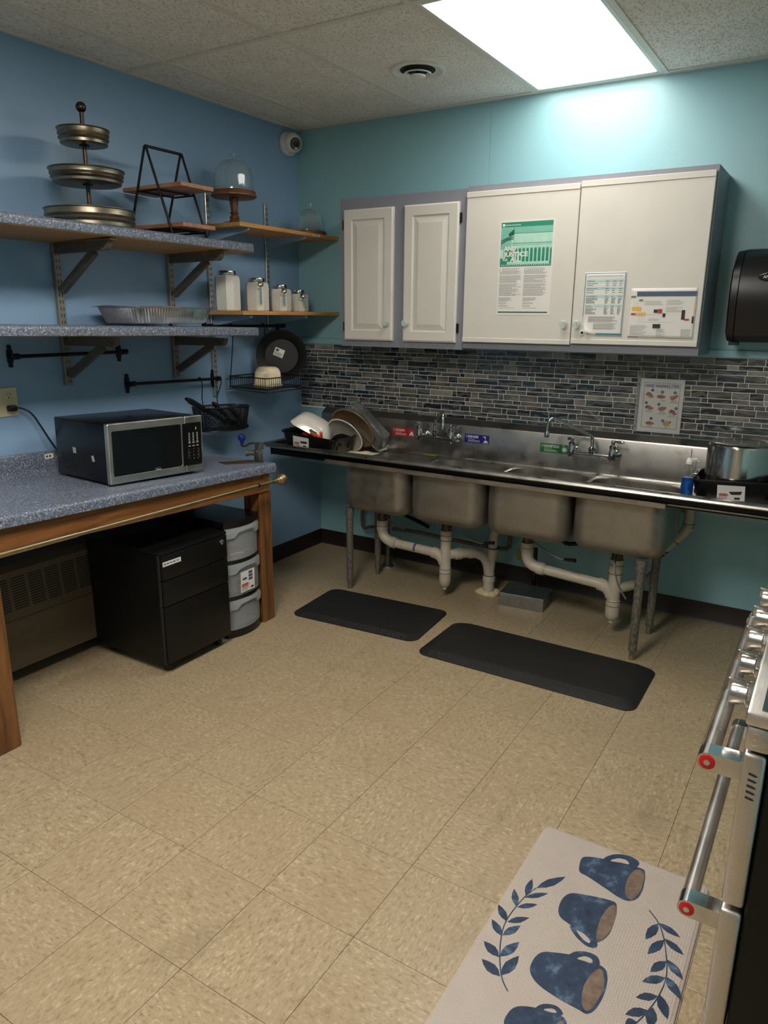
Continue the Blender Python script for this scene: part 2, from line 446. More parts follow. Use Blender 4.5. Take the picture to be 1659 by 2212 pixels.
# floor with its vinyl tiles
o_floor = struct(MB().box(0, XR, YF, 0, -.05, -.003).build('floor', 'floor_joint', smooth=None))
TS = .3048; gx, gy = .893, -1.484
tile_me = None
for i in range(-4, 11):
    for j in range(-6, 20):
        x0, x1 = max(gx+i*TS, 0.0), min(gx+(i+1)*TS, XR); y1, y0 = min(gy-j*TS, 0.0), max(gy-(j+1)*TS, YF)
        if x1-x0 < .02 or y1-y0 < .02: continue
        hx, hy = (x1-x0)/2-.0006, (y1-y0)/2-.0006
        full = abs(hx-hy) < 1e-6
        if full and tile_me: me = tile_me
        else:
            q = MB().bev(-hx, hx, -hy, hy, -.0025, 0, .0002, 1)
            me = mk('floor_tile', q.v, q.f, 'floor_tile', None)
            if full: tile_me = me
        o = link('floor_tile', me, o_floor, ((x0+x1)/2, (y0+y1)/2, 0))
        if (i+j) % 2 and full: o.rotation_euler.z = PI/2
# ceiling: suspended grid with lay-in tiles
o_ceil = struct(MB().box(0, XR, YF, 0, H+.03, H+.09).build('ceiling', 'ceiling_grid', smooth=None))
BX = [.278+.61*k for k in range(6)]; BY = [-.2174-1.22*k for k in range(6)]
LITE = {(1.498, -.2174): 1, (1.498, -2.6574): 2, (1.498, -5.0974): 3}
xs = [0]+BX+[XR]; ys = [U]+BY+[YF]
tl = {}
for i in range(len(xs)-1):
    for j in range(len(ys)-1):
        x0, x1, y1, y0 = xs[i], xs[i+1], ys[j], ys[j+1]
        if any(abs(x0-a) < .01 and abs(y1-b_) < .01 for a, b_ in LITE): continue
        hx, hy = (x1-x0)/2-.002, (y1-y0)/2-.002
        if hy < .003 or hx < .003: continue
        k = (round(hx, 3), round(hy, 3))
        if k not in tl:
            q = MB().box(-hx, hx, -hy, hy, 0, .014); tl[k] = mk('ceiling_tile', q.v, q.f, 'ceiling_tile', None)
        link('ceiling_tile', tl[k], o_ceil, ((x0+x1)/2, (y0+y1)/2, H+.005))
for x in BX: MB().box(x-.012, x+.012, YF, U-.001, H, H+.0045).build('grid_bar', 'ceiling_grid', o_ceil, smooth=None)
for y in BY:
    for i in range(len(xs)-1):
        a, c = (xs[i]+.0125 if i else .001), xs[i+1]-.0125
        MB().box(a, c, y-.012, y+.012, H+.0005, H+.0045).build('grid_bar', 'ceiling_grid', o_ceil, smooth=None)
MB().box(.0005, .022, YF, U-.001, H-.0008, H+.0044).build('wall_angle', 'ceiling_grid', o_ceil, smooth=None)
MB().box(.0225, XR, U-.012, U-.0005, H-.0008, H+.0044).build('wall_angle', 'ceiling_grid', o_ceil, smooth=None)

# walls
struct(MB().box(-.1, 0, YF, .1, -.05, H+.09).build('wall_left', 'wall_blue', smooth=None))
o_back = struct(MB().box(0, XR, 0, .1, -.05, H+.09).build('wall_back', 'wall_teal', smooth=None))
MB().box(0, XR, U, -.0005, ZF, H+.03).build('furred_panel', 'wall_teal', o_back, smooth=None)
MB().box(0, 1.2585, U-.0022, U-.0002, 1.4106, H).build('wall_board', 'wall_teal', o_back, smooth=None)
MB().box(1.2605, XR, U-.0022, U-.0002, 1.4106, H).build('wall_board', 'wall_teal', o_back, smooth=None)
MB().bev(.001, XR, U-.014, U-.0002, 1.375, 1.410, .003, 1).build('ledge_strip', 'wall_teal', o_back)
struct(MB().box(XR, XR+.1, YF, .1, -.05, H+.09).build('wall_right', 'wall_teal', smooth=None))
struct(MB().box(-.1, XR+.1, YF-.1, YF, -.05, H+.09).build('wall_front', 'wall_cream', smooth=None))
def baseb(name, q):
    o = q.build(name, 'baseboard_brown'); struct(o); return o
baseb('baseboard_back', MB().loft([[(x, 0, 0), (x, -.014, 0), (x, -.008, .012), (x, -.006, .1), (x, 0, .1)] for x in (.006, XR)]))
baseb('baseboard_left', MB().loft([[(0, y, 0), (.014, y, 0), (.008, y, .012), (.006, y, .1), (0, y, .1)] for y in (YF, -.0005)]))

# mosaic backsplash: rows tall, short, short; each tile its own piece, the smallest joined
o_grout = MB().box(.001, 3.1, U-.0062, U-.0003, .975, 1.3745).build('backsplash_grout', 'grout', o_back, smooth=None)
rows, z = [], 1.3742
while z > .99:
    for hgt in (.0337, .0222, .0222):
        if z-hgt < .972: break
        rows.append((z-hgt, z)); z -= hgt
    else: continue
    break
pieces = []
for r0, r1 in rows:
    x = .004-random.random()*.05; last = 0
    while x < 2.98:
        L = random.choice((.03, .045, .06, .075, .09, .105, .12, .14)) if last > .05 else random.choice((.06, .09, .105, .12, .14))
        x0, x1 = max(x, .003), min(x+L, 3.0)
        if x1-x0 > .012: pieces.append((x0+.0014, x1-.0014, r0+.0014, r1-.0014))
        x += L; last = L
pieces.sort(key=lambda p: -((p[1]-p[0])*(p[3]-p[2])*(1 if .03 < p[0] < 2.75 else .01)))
for k, (x0, x1, z0, z1) in enumerate(pieces[:290]):
    hx, hz = (x1-x0)/2, (z1-z0)/2
    kk = ('mos', round(hx, 4), round(hz, 4))
    if kk not in tl:
        q = MB().bev(-hx, hx, -.0012, .003, -hz, hz, .0007, 1); tl[kk] = mk('mosaic_tile', q.v, q.f, 'mosaic', None)
    link('mosaic_tile', tl[kk], o_grout, ((x0+x1)/2, U-.0066-random.random()*.0006, (z0+z1)/2))
q = MB()
for x0, x1, z0, z1 in pieces[290:]: q.bev(x0, x1, U-.0080, U-.0035, z0, z1, .0007, 1)
stuff(q.build('mosaic_tiles_small', 'mosaic', o_grout, smooth=None))

# ceiling light fixtures
def fixture(x0, y1, glow, label):
    t = thing('ceiling_light', label, 'ceiling light', (x0+.305, y1-.61, H+.06))
    x1, y0 = x0+.61, y1-1.22; b = .012
    fr = MB()
    for a in ((x0+b, x0+b+.02, y0+b, y1-b), (x1-b-.02, x1-b, y0+b, y1-b), (x0+b+.02, x1-b-.02, y0+b, y0+b+.02), (x0+b+.02, x1-b-.02, y1-b-.02, y1-b)):
        fr.bev(a[0], a[1], a[2], a[3], H+.001, H+.02, .002, 1)
    fr.build('frame', 'fixture_white', t)
    MB().box(x0+b+.019, x1-b-.019, y0+b+.019, y1-b-.019, H+.005, H+.008).build('diffuser', glow, t, smooth=None)
    MB().box(x0+b, x1-b, y0+b, y1-b, H+.021, H+.028).build('housing', 'fixture_white', t, smooth=None)
fixture(1.498, -.2174, 'diffuser_glow', 'bright rectangular ceiling light panel nearest the white cabinets')
fixture(1.498, -2.6574, 'diffuser_glow_room', 'second ceiling light panel in the same row, above the open floor')
fixture(1.498, -5.0974, 'fill_glow_rear', 'added fill light panel, unseen behind the open floor, in the ceiling row')  # added panel out of view behind the camera, gives frontal fill

# round air diffuser
t = thing('ceiling_vent', 'round white metal air vent in the ceiling beside the light panel', 'vent', (1.165, -.79, H))
vc = (1.165, -.79, H+.004)
MB().lathe(vc, [(.128, 0), (.126, -.006), (.112, -.009), (.082, .004), (.076, .004), (.076, .006), (.128, .001)], 40).build('outer_ring', 'fixture_white', t)
MB().lathe(vc, [(.080, -.0002), (.080, -.0008), (0, -.0008), (0, -.0002)], 32).build('throat', 'heater_dark', t)
MB().lathe(vc, [(.062, -.014), (.060, -.019), (.046, -.012), (.044, -.008), (.047, -.008)], 36).build('middle_ring', 'fixture_white', t)
MB().lathe(vc, [(.036, -.022), (.034, -.029), (.024, -.032), (0, -.033)], 32).build('centre_cone', 'fixture_white', t)
MB().cyl((vc[0], vc[1], H-.025), (vc[0], vc[1], H+.004), .009).build('stem', 'black_metal', t)

# dome camera in the corner
cc = Vector((.0, -.285, 2.515)); ax = Vector((.86, -.42, -.25)).normalized()
t = thing('security_camera', 'white dome security camera with dark lens ring in the corner under the ceiling', 'camera', cc)
MB().lathe(cc, [(.062, 0), (.066, .004), (.066, .022), (.06, .034), (0, .036)], 32, (1, 0, 0)).build('mount_base', 'white_plastic', t)
bc = cc+Vector((.05, -.008, 0))
MB().lathe(bc, [(.0, -.052)]+[(.056*math.cos(a), .056*math.sin(a)) for a in [math.radians(d) for d in (-60, -40, -20, 0, 20, 35, 48)]]+[(.03, .044), (0, .044)], 28, ax).build('eyeball', 'white_plastic', t)
MB().lathe(bc, [(.033, .040), (.033, .047), (.030, .049), (.020, .047), (.018, .044)], 28, ax).build('lens_ring', 'black_gloss', t)
MB().lathe(bc, [(.017, .044), (.016, .050), (.0, .053)], 20, ax).build('lens', 'ink_dark', t)
q = MB(); xx = ax.orthogonal().normalized(); yy = ax.cross(xx)
for k in range(18):
    a = 2*PI*k/18; p = bc+ax*.0485+(xx*math.cos(a)+yy*math.sin(a))*.025; q.cyl(p, p+ax*.0015, .0022, n=6)
q.build('infrared_lamps', 'white_plastic', t)
# ================================================================== wall cabinets
CY = -.49
def box_cab(name, label, x0, x1, z0, z1, stiles):
    t = thing(name, label, 'cabinet', ((x0+x1)/2, U, z0))
    q = MB()
    q.box(x0, x0+.016, CY+.018, U, z0, z1).box(x1-.016, x1, CY+.018, U, z0, z1).box(x0+.016, x1-.016, CY+.018, U, z0+.012, z0+.026)
    q.box(x0+.016, x1-.016, CY+.018, U, z1-.016, z1).box(x0+.016, x1-.016, U-.01, U-.004, z0+.026, z1-.016)
    q.build('case', 'grey_paint', t, smooth=None)
    f = MB(); f.box(x0, x1, CY, CY+.018, z0, z0+.045).box(x0, x1, CY, CY+.018, z1-.06, z1)
    for a, b_ in stiles: f.box(a, b_, CY, CY+.018, z0+.045, z1-.06)
    f.build('face_frame', 'grey_paint', t, smooth=None)
    return t
def ringloft(x0, x1, z0, z1, prof):
    return [[(x0+m, y, z0+m), (x1-m, y, z0+m), (x1-m, y, z1-m), (x0+m, y, z1-m)] for m, y in prof]
def glass_knob(par, x, z, y):
    k = MB().lathe((x, y, z), [(.005, 0), (.005, .012), (.012, .016), (.0185, .021), (.019, .025), (.013, .030), (0, .031)], 24, (0, -1, 0)).build('knob', 'knob_glass', par)
    MB().lathe((x, y, z), [(.0062, .0), (.0062, .010), (0, .0105)], 14, (0, -1, 0)).build('knob_screw', 'chrome', k)
def hinge(par, x, z):
    MB().bev(x-.006, x+.006, CY-.010, CY-.0004, z-.022, z+.022, .002, 1).cyl((x, CY-.008, z-.024), (x, CY-.008, z+.024), .0045, n=10).build('hinge', 'black_metal', par)
tA = box_cab('wall_cabinet', 'grey wall cabinet with two narrow white raised-panel doors', .528, 1.286, 1.383, 2.152, [(.528, .58), (.85, .96), (1.235, 1.286)])
for (x0, x1, kx, hx) in ((.559, .873, .845, .553), (.938, 1.252, .965, 1.258)):
    z0, z1 = 1.417, 2.095
    d = MB().loft(ringloft(x0, x1, z0, z1, [(0, CY-.0005), (0, CY-.014), (.008, CY-.020), (.052, CY-.020), (.056, CY-.0125), (.062, CY-.0125), (.088, CY-.019), (.090, CY-.0192)])).build('door', 'cabinet_white', tA, smooth=None)
    glass_knob(d, kx, 1.512, CY-.0195)
    for z in (1.49, 2.02): hinge(d, hx, z)
tB = box_cab('wall_cabinet', 'wide grey wall cabinet with two flat white doors covered in papers', 1.288, 2.422, 1.392, 2.160, [(1.288, 1.33), (1.81, 1.90), (2.38, 2.422)])
for (x0, x1, kx) in ((1.294, 1.8535, 1.824), (1.8575, 2.416, 1.886)):
    z0, z1 = (1.424, 2.131) if x0 < 1.5 else (1.430, 2.137)
    q = MB().bev(x0, x1, CY-.019, CY-.0005, z0, z1, .002, 1)
    q.bev(x0, x1, CY-.0225, CY-.0188, z0+.0005, z0+.022, .0016, 1).bev(x0, x1, CY-.0225, CY-.0188, z1-.026, z1-.0005, .0016, 1)
    d = q.build('door', 'cabinet_white', tB, smooth=None)
    glass_knob(d, kx, 1.519, CY-.0190)
    if x0 > 1.5:
        l = MB().lathe((1.911, CY-.019, 1.480), [(.0125, 0), (.0125, .004), (.010, .006), (.007, .0055), (.0068, .003)], 24, (0, -1, 0)).build('lock', 'white_plastic', d)
        MB().lathe((1.911, CY-.019, 1.480), [(.0066, 0), (.0066, .0046), (0, .0046)], 18, (0, -1, 0)).build('keyhole', 'ink_dark', l)

# ------------------------------------------------------------------ papers on the doors
PY = CY-.0193
def sheet(name, label, x0, x1, z0, z1, y=PY, th=.0008, cat='poster'):
    t = thing(name, label, cat, ((x0+x1)/2, y, z0))
    return t, XZ((x0, y-th, z0)), x1-x0, z1-z0
t, fr, W, Hh = sheet('poster', 'green and white poster headed And Justice For All on cabinet door', 1.474, 1.747, 1.558, 1.990)
MB().box(1.474, 1.747, PY-.0008, PY, 1.558, 1.990).build('paper_sheet', 'paper', t, smooth=None)
e = .0003
g0, g1 = .008, W-.008
pic = MB().rect(fr, g0, g1, .224, Hh-.008, e).build('printed_picture', 'poster_green', t, smooth=None)
MB().rect(fr, g0, g1, .300, Hh-.030, 2*e).build('printed_sky', 'poster_green_mid', pic, smooth=None)
q = MB().rect(fr, .062, g1, .330, .372, 3*e).rect(fr, .058, g1, .322, .327, 3*e).rect(fr, .062, g1, .308, .319, 3*e)
for k in range(10):
    x = .075+k*.0195; q.rect(fr, x, x+.006, .246, .309, 3*e)
q.rect(fr, .045, g1-.01, .234, .246, 3*e).rect(fr, .008, .026, .262, .302, 3*e)
q.build('printed_building', 'poster_green_pale', pic, smooth=None)
q = MB().rect(fr, .062, g1, .3275, .3295, 4*e).rect(fr, .062, g1, .3725, .3745, 4*e)
for k in range(9):
    x = .0825+k*.0195; q.rect(fr, x, x+.0105, .248, .305, 4*e)
q.build('printed_shadows', 'poster_green', pic, smooth=None)
q = MB().poly([(.046, .372), (.075, .394), (.074, .366), (.050, .360)], fr, 4*e)
for k in range(3): q.poly([(.010, .344-k*.008), (.040, .356-k*.005), (.074, .362-k*.006), (.074, .359-k*.006), (.040, .352-k*.005), (.010, .340-k*.008)], fr, 4*e)
q.rect(fr, .0755, .0765, .31, .402, 4*e); q.build('printed_flag', 'poster_green_dark', pic, smooth=None)
q = MB().text('AND', fr, .026, .296, .021, 5*e, .062, bold=.045).text('JUSTICE', fr, .024, .270, .021, 5*e, .125, bold=.045)
q.text('FOR', fr, .022, .250, .011, 5*e, .026, bold=.03).text('ALL', fr, .060, .247, .020, 5*e, .054, bold=.045)
for k in range(23): q.poly(circ(.018+k*.0108, .231, .0026, 8), fr, 2*e)
q.rect(fr, .014, .027, Hh-.026, Hh-.014, 2*e).lines(fr, .031, .105, Hh-.0225, Hh-.0225, 1, .0035, 2*e, 0)
q.build('printed_title', 'paper', pic, smooth=None)
q = MB()
for a0, a1 in ((.010, .124), (.134, .250)):
    q.lines(fr, a0+(.012 if a0 < .1 else .014), a1, .214, .203, 3, .0015, e).lines(fr, a0, a1, .199, .190, 3, .0015, e)
    for b1, b0, n in ((.181, .151, 8), (.143, .090, 13)): q.lines(fr, a0, a1, b1, b0, n, .0015, e)
    q.lines(fr, a0, a0+.075, .080, .064, 5, .0014, e).lines(fr, a0, a0+.055, .056, .052, 2, .0014, e).lines(fr, a0, a0+.05, .044, .040, 2, .0014, e).lines(fr, a0, a0+.08, .032, .032, 1, .0014, e)
q.text('C', fr, .135, .203, .012, e).text('I', fr, .010, .203, .012, e)
q.build('printed_text', 'ink', t, smooth=None)
MB().rect(fr, .008, W-.012, .010, .016, e).build('printed_bar', 'poster_green_dark', t, smooth=None)

# meal pattern sheet with a curled corner
x0, x1, z0, z1 = 1.905, 2.093, 1.468, 1.747
t, fr, W, Hh = sheet('notice', 'portrait notice with teal border, striped table and curled lower left corner', x0, x1, z0, z1)
NX, NZ = 14, 18; vs, fs = [], []
def curl(a, b_):
    d = max(0, (.064-(a*1.0+b_*.85)))        # distance inside the lower-left corner
    off = .0009 + min(.02, 6.0*d*d)
    return (x0+a+d*.38, PY-off-.0004, z0+b_+d*.25)
for i in range(NX+1):
    for j in range(NZ+1): vs.append(curl(W*i/NX, Hh*j/NZ))
for i in range(NX):
    for j in range(NZ): k = i*(NZ+1)+j; fs.append((k, k+NZ+1, k+NZ+2, k+1))
o = MB().add(vs, fs).build('paper_sheet', 'paper', t)
md = o.modifiers.new('thick', 'SOLIDIFY'); md.thickness = .0007; md.offset = 1
fr = XZ((x0, PY-.0028, z0))
q = MB().rect(fr, .003, W-.003, Hh-.0055, Hh-.003, 0).rect(fr, W-.0065, W-.004, .006, Hh-.003, 0).rect(fr, .003, .0055, .085, Hh-.003, 0).rect(fr, .070, W-.004, .005, .012, 0)
q.build('printed_border', 'teal_print', t, smooth=None)
q = MB()
for b_ in (.238, .206, .171, .128): q.rect(fr, .010, W-.012, b_, b_+.0105, 0)
q.build('printed_bands', 'teal_pale', t, smooth=None)
q = MB().text('SUMMER FOOD SERVICE PROGRAM MEAL PATTERN', fr, .012, .260, .006, .0001, W-.03)
q.build('printed_heading', 'ink_pale', t, smooth=None)
q = MB()
for b_ in (.240, .230, .222, .208, .199, .190, .174, .165, .160, .155, .150, .145, .131, .122, .117, .112, .107, .102, .097):
    q.lines(fr, .012, .070, b_, b_, 1, .0018, .0002, .5)
    for a in (.098, .128, .158): q.lines(fr, a, a+.019, b_, b_, 1, .0018, .0002, .5)
q.lines(fr, .030, W-.022, .084, .062, 6, .0013, .0002).lines(fr, .055, W-.02, .054, .030, 6, .0013, .0002)
q.build('printed_text', 'ink_dark', t, smooth=None)

# landscape flow chart
x0, x1, z0, z1 = 2.119, 2.396, 1.464, 1.676
t, fr, W, Hh = sheet('notice', 'landscape flow chart sheet with dark blue header and orange boxes', x0, x1, z0, z1)
NX, NZ = 24, 16; vs, fs = [], []
for i in range(NX+1):
    for j in range(NZ+1):
        a, b_ = W*i/NX, Hh*j/NZ
        vs.append((x0+a, PY-.0012-.0016*max(0, math.sin(a*38+b_*16))*(1-b_/Hh)*(a/W), z0+b_))
for i in range(NX):
    for j in range(NZ): k = i*(NZ+1)+j; fs.append((k, k+NZ+1, k+NZ+2, k+1))
o = MB().add(vs, fs).build('paper_sheet', 'paper', t)
md = o.modifiers.new('thick', 'SOLIDIFY'); md.thickness = .0007; md.offset = 1
fr = XZ((x0, PY-.0032, z0))
MB().rect(fr, .026, W-.002, Hh-.034, Hh-.014, 0).build('printed_header', 'steel_blue_print', t, smooth=None)
q = MB().poly(rrect(.030, .125, .021, .008, .004, 3), fr, 0).poly(rrect(.049, .103, .022, .006, .003, 3), fr, 0).poly(rrect(W-.005, .128, .004, .007, .003, 3), fr, 0)
q.build('printed_boxes', 'orange_print', t, smooth=None)
MB().poly(rrect(.017, .102, .010, .004, .002, 3), fr, .0001).poly(rrect(W-.033, .080, .010, .004, .002, 3), fr, .0001).rect(fr, .122, .140, .106, .124, 0).build('printed_flags', 'red_print', t, smooth=None)
MB().poly(rrect(.012, .176, .011, .004, .002, 3), fr, 0).poly(rrect(.046, .161, .009, .004, .002, 3), fr, 0).build('printed_tags', 'green_tag', t, smooth=None)
q = MB().rect(fr, .104, .121, .108, .122, .0001).rect(fr, .143, .155, .090, .106, .0001).rect(fr, .105, .138, .042, .060, .0001).rect(fr, W-.056, W-.042, .080, .120, .0001).rect(fr, W-.012, W-.004, .065, .094, .0001)
q.build('printed_photos', 'ink_dark', t, smooth=None)
q = MB().lines(fr, .062, .148, .156, .142, 3, .0012, 0).lines(fr, .155, W-.05, .160, .112, 9, .0011, 0, .5).lines(fr, .085, .14, .081, .076, 2, .0012, 0)
q.lines(fr, .008, .085, .052, .014, 8, .0012, 0).lines(fr, .122, .165, .038, .008, 8, .0011, 0, .6).lines(fr, W-.052, W-.006, .038, .010, 7, .0011, 0).lines(fr, .002, .05, .004, .002, 2, .001, 0)
q.rect(fr, .030, .0305, .134, .160, 0).rect(fr, .044, .0445, .058, .097, 0).rect(fr, .055, .0555, .068, .097, 0).rect(fr, .055, .19, .0675, .068, 0).rect(fr, .072, .19, .1, .1005, 0)
q.build('printed_text', 'ink', t, smooth=None)

# ------------------------------------------------------------------ hand washing sign in a plastic sleeve
ya = U-.0125; x0, x1, z0, z1 = 2.112, 2.334, 1.002, 1.264
t = thing('sign', 'hand washing steps sign in clear sleeve leaning on mosaic tiles', 'sign', ((x0+x1)/2, ya, z0))
MB().box(x0+.016, x1, ya-.0012, ya, z0, z1).build('paper_sheet', 'paper', t, smooth=None)
sl = MB().box(x0, x1+.002, ya-.0022, ya-.0016, z0-.003, z1+.014).build('sleeve', 'sleeve_film', t, smooth=None)
MB().box(x0, x0+.014, ya-.0015, ya-.0006, z0-.002, z1+.010).build('binding_strip', 'ink_pale', t, smooth=None)
q = MB(); frs = XZ((x0, ya-.0017, z0))
for b_ in (.025, .125, .232): q.poly(circ(.007, b_, .003, 12), frs, 0)
q.build('punch_holes', 'ink_dark', t, smooth=None)
fr = XZ((x0+.016, ya-.0012, z0)); W, Hh = x1-x0-.016, z1-z0; e = .0001
q = MB(); L, R_, B, T = .020, W-.018, .022, Hh-.020
for a in ((L, R_, T-.0016, T), (L, R_, B, B+.0016), (L, L+.0016, B, T), (R_-.0016, R_, B, T)): q.rect(fr, *a, e)
q.text('HAND WASHING STEPS', fr, L+.006, T-.022, .0155, e, R_-L-.012, bold=.025)
spots = [(.060, .198, 1), (.107, .191, 2), (.166, .191, 3), (.036, .135, 4), (.096, .131, 5), (.178, .116, 6), (.066, .060, 7), (.122, .052, 8)]
for a, b_, n in spots: q.poly(circ(a, b_+.008, .0072, 16), fr, e)
q.build('printed_heading', 'navy_print', t, smooth=None)
q = MB()
for a, b_, n in spots: q.text(str(n), fr, a, b_+.0045, .0075, 2*e, align='c', bold=.02)
q.build('printed_numbers', 'paper', t, smooth=None)
q = MB(); y8 = MB()
hands = [(.050, .184), (.104, .177), (.164, .177), (.053, .122), (.114, .120), (.166, .106), (.062, .045), (.144, .049)]
for k, (a, b_) in enumerate(hands):
    tl_ = .3*((k*7) % 5-2)
    palm = [(-.022, -.004), (-.012, -.011), (.006, -.012), (.022, -.006), (.024, .004), (.010, .006), (.004, .011), (-.008, .010), (-.020, .005)]
    q.poly([(a+.82*(u*math.cos(tl_)-v_*math.sin(tl_)), b_+.82*(u*math.sin(tl_)+v_*math.cos(tl_))) for u, v_ in palm], fr, e)
    for d in (-.008, -.002, .004):
        q.poly([(a-.021+u*.8, b_+d*.8+v_*.8) for u, v_ in ((0, 0), (.012, -.002), (.012, .003), (0, .003))], fr, e)
y8.poly([(.136, .062), (.152, .058), (.158, .032), (.147, .040), (.136, .030), (.131, .044)], fr, 2*e)
q.build('printed_hands', 'skin_print', t, smooth=None); y8.build('printed_towel', 'yellow_print', t, smooth=None)
q = MB()
for s_, a, b_ in (('RINSE', .050, .167), ('SOAP', .112, .155), ('SCRUB', .164, .157), ('5 SECONDS', .164, .149), ('SCRUB', .050, .106), ('5 SECONDS', .050, .098),
                  ('SCRUB', .114, .100), ('5 SECONDS', .114, .092), ('SCRUB', .162, .088), ('5 SECONDS', .162, .080), ('RINSE', .060, .0265), ('DRY', .142, .0255)):
    q.text(s_, fr, a, b_, .0058, e, align='c')
q.build('printed_words', 'green_plastic', t, smooth=None)

# ------------------------------------------------------------------ paper towel dispenser
x0, x1, z0, z1 = 2.506, 2.80, 1.452, 1.845
t = thing('towel_dispenser', 'black plastic paper towel dispenser on the teal wall', 'dispenser', ((x0+x1)/2, U, z0))
def dprof(x, top, inset):     # profile in (y, z): curved front
    P = [(U-.001, z0+inset), (U-.16+inset, z0+inset), (U-.205+inset, z0+.03+inset)]
    for k in range(9):
        a = k/8; P.append((U-.21+inset-.022*math.sin(a*PI*.9), z0+.06+(z1-z0-.16)*a))
    P += [(U-.18+inset, top-.045), (U-.13, top-.010), (U-.06, top), (U-.001, top)]
    return [(x, y, z) for y, z in P]
MB().loft([dprof(x0, z1-.02, .012), dprof(x0+.006, z1-.006, .003), dprof(x0+.032, z1-.003, .0)]).build('side_cover', 'black_plastic', t)
MB().loft([dprof(x0+.0335, z1-.003, .002), dprof(x0+.036, z1, -.001), dprof(x1-.036, z1, -.001), dprof(x1-.0335, z1-.003, .002)]).build('front_cover', 'black_plastic', t)
MB().loft([dprof(x1-.032, z1-.003, 0), dprof(x1-.006, z1-.006, .003), dprof(x1, z1-.02, .012)]).build('side_cover', 'black_plastic', t)
MB().box(x0+.012, x0+.05, U-.15, U-.1, z0-.016, z0+.001).build('latch', 'ink_dark', t, smooth=None)
fr = Fr((2.66, U-.2335, 1.72), (1, 0, 0), (0, .02, 1))
lo = MB().prism(circ(0, 0, .05, 28, .017), fr, -.003, .0012).build('badge', 'black_gloss', t)
MB().text('AN', fr, -.030, -.006, .012, .0015, bold=.01).build('badge_letters', 'paper', lo, smooth=None)
q = MB(); q.poly([(-.048, .004), (-.03, .013), (-.012, .0165), (-.02, .0125), (-.034, .008)], fr, .0014); q.build('badge_swoosh', 'grey_plate', lo, smooth=None)
# ================================================================== left wall: standards, brackets, shelves
def slots(q, fr, z0, z1, w, cols, pitch=.0285):
    z = z0+.012
    while z < z1-.02:
        for c in cols: q.rect(fr, c-.0022, c+.0022, z, z+.013, .0003)
        z += pitch
def resamp(P, N):
    P = [Vector((*p, 0)) for p in P]; L = [0]
    for k in range(len(P)): L.append(L[-1]+(P[(k+1) % len(P)]-P[k]).length)
    out, k = [], 0
    for j in range(N):
        s_ = L[-1]*j/N
        while k < len(P)-1 and L[k+1] < s_: k += 1
        f = (s_-L[k])/max(1e-9, L[k+1]-L[k]); q_ = P[k].lerp(P[(k+1) % len(P)], f); out.append((q_.x, q_.y))
    return out
def standard(name, label, y, z0, z1, w, d, mat, group):
    t = thing(name, label, 'shelf standard', (0, y, z0), group=group)
    MB().bev(.0005, d, y-w/2, y+w/2, z0, z1, .002, 1).build('channel', mat, t)
    q = MB(); slots(q, YZ((d, y, 0)), z0, z1, w, (-w*.22, w*.22)); q.build('slots', 'ink_dark', t, smooth=None)
standard('shelf_standard', 'dark grey slotted shelf standard on the blue wall, left of the foil pan', -1.893, 1.235, 1.838, .032, .024, 'standard_grey', 'grey shelf standards')
standard('shelf_standard', 'dark grey slotted shelf standard on the blue wall, behind the foil pan', -1.253, 1.229, 1.838, .032, .024, 'standard_grey', 'grey shelf standards')
standard('shelf_standard', 'bright metal slotted standard reaching down to the black hanging rail', -.97, 1.109, 2.163, .026, .016, 'brushed', 'bright shelf standards')
standard('shelf_standard', 'short bright metal slotted standard between the cake stand and the corner', -.502, 1.46, 2.164, .026, .016, 'brushed', 'bright shelf standards')
def bracket(label, y, za, zb):       # za top of arm, zb foot of brace
    t = thing('shelf_bracket', label, 'bracket', (.03, y, zb), group='heavy grey shelf brackets')
    P = [(.026, za-.042), (.352, za-.038), (.366, za-.030), (.376, za-.012), (.376, za), (.026, za)]
    MB().prism(P, Fr((0, y, 0), (1, 0, 0), (0, 0, 1)), -.013, .013).build('arm', 'bracket_grey', t)
    a, c = Vector((.036, y, zb+.01)), Vector((.275, y, za-.040)); d = (c-a).normalized(); n_ = Vector((-d.z, 0, d.x))*.016
    MB().loft([[a-n_+Vector((0, s, 0)), c-n_+Vector((0, s, 0)), c+n_+Vector((0, s, 0)), a+n_+Vector((0, s, 0))] for s in (-.011, .011)]).build('brace', 'bracket_grey', t, smooth=None)
    for xx_, zz_ in ((.05, -.012), (.33, -.016), (.347, -.024)): MB().cyl((xx_, y-.0138, za+zz_), (xx_, y-.0128, za+zz_), .004, n=10).build('rivet', 'ink_dark', t, smooth=None)
bracket('grey bracket under the upper speckled shelf, below the tiered stand', -1.893, 1.836, 1.632)
bracket('grey bracket under the upper speckled shelf, below the A-frame stand', -1.253, 1.836, 1.632)
bracket('grey bracket under the lower speckled shelf, left one above the black rail', -1.893, 1.452, 1.272)
bracket('grey bracket under the lower speckled shelf, right one above the basket', -1.253, 1.437, 1.262)
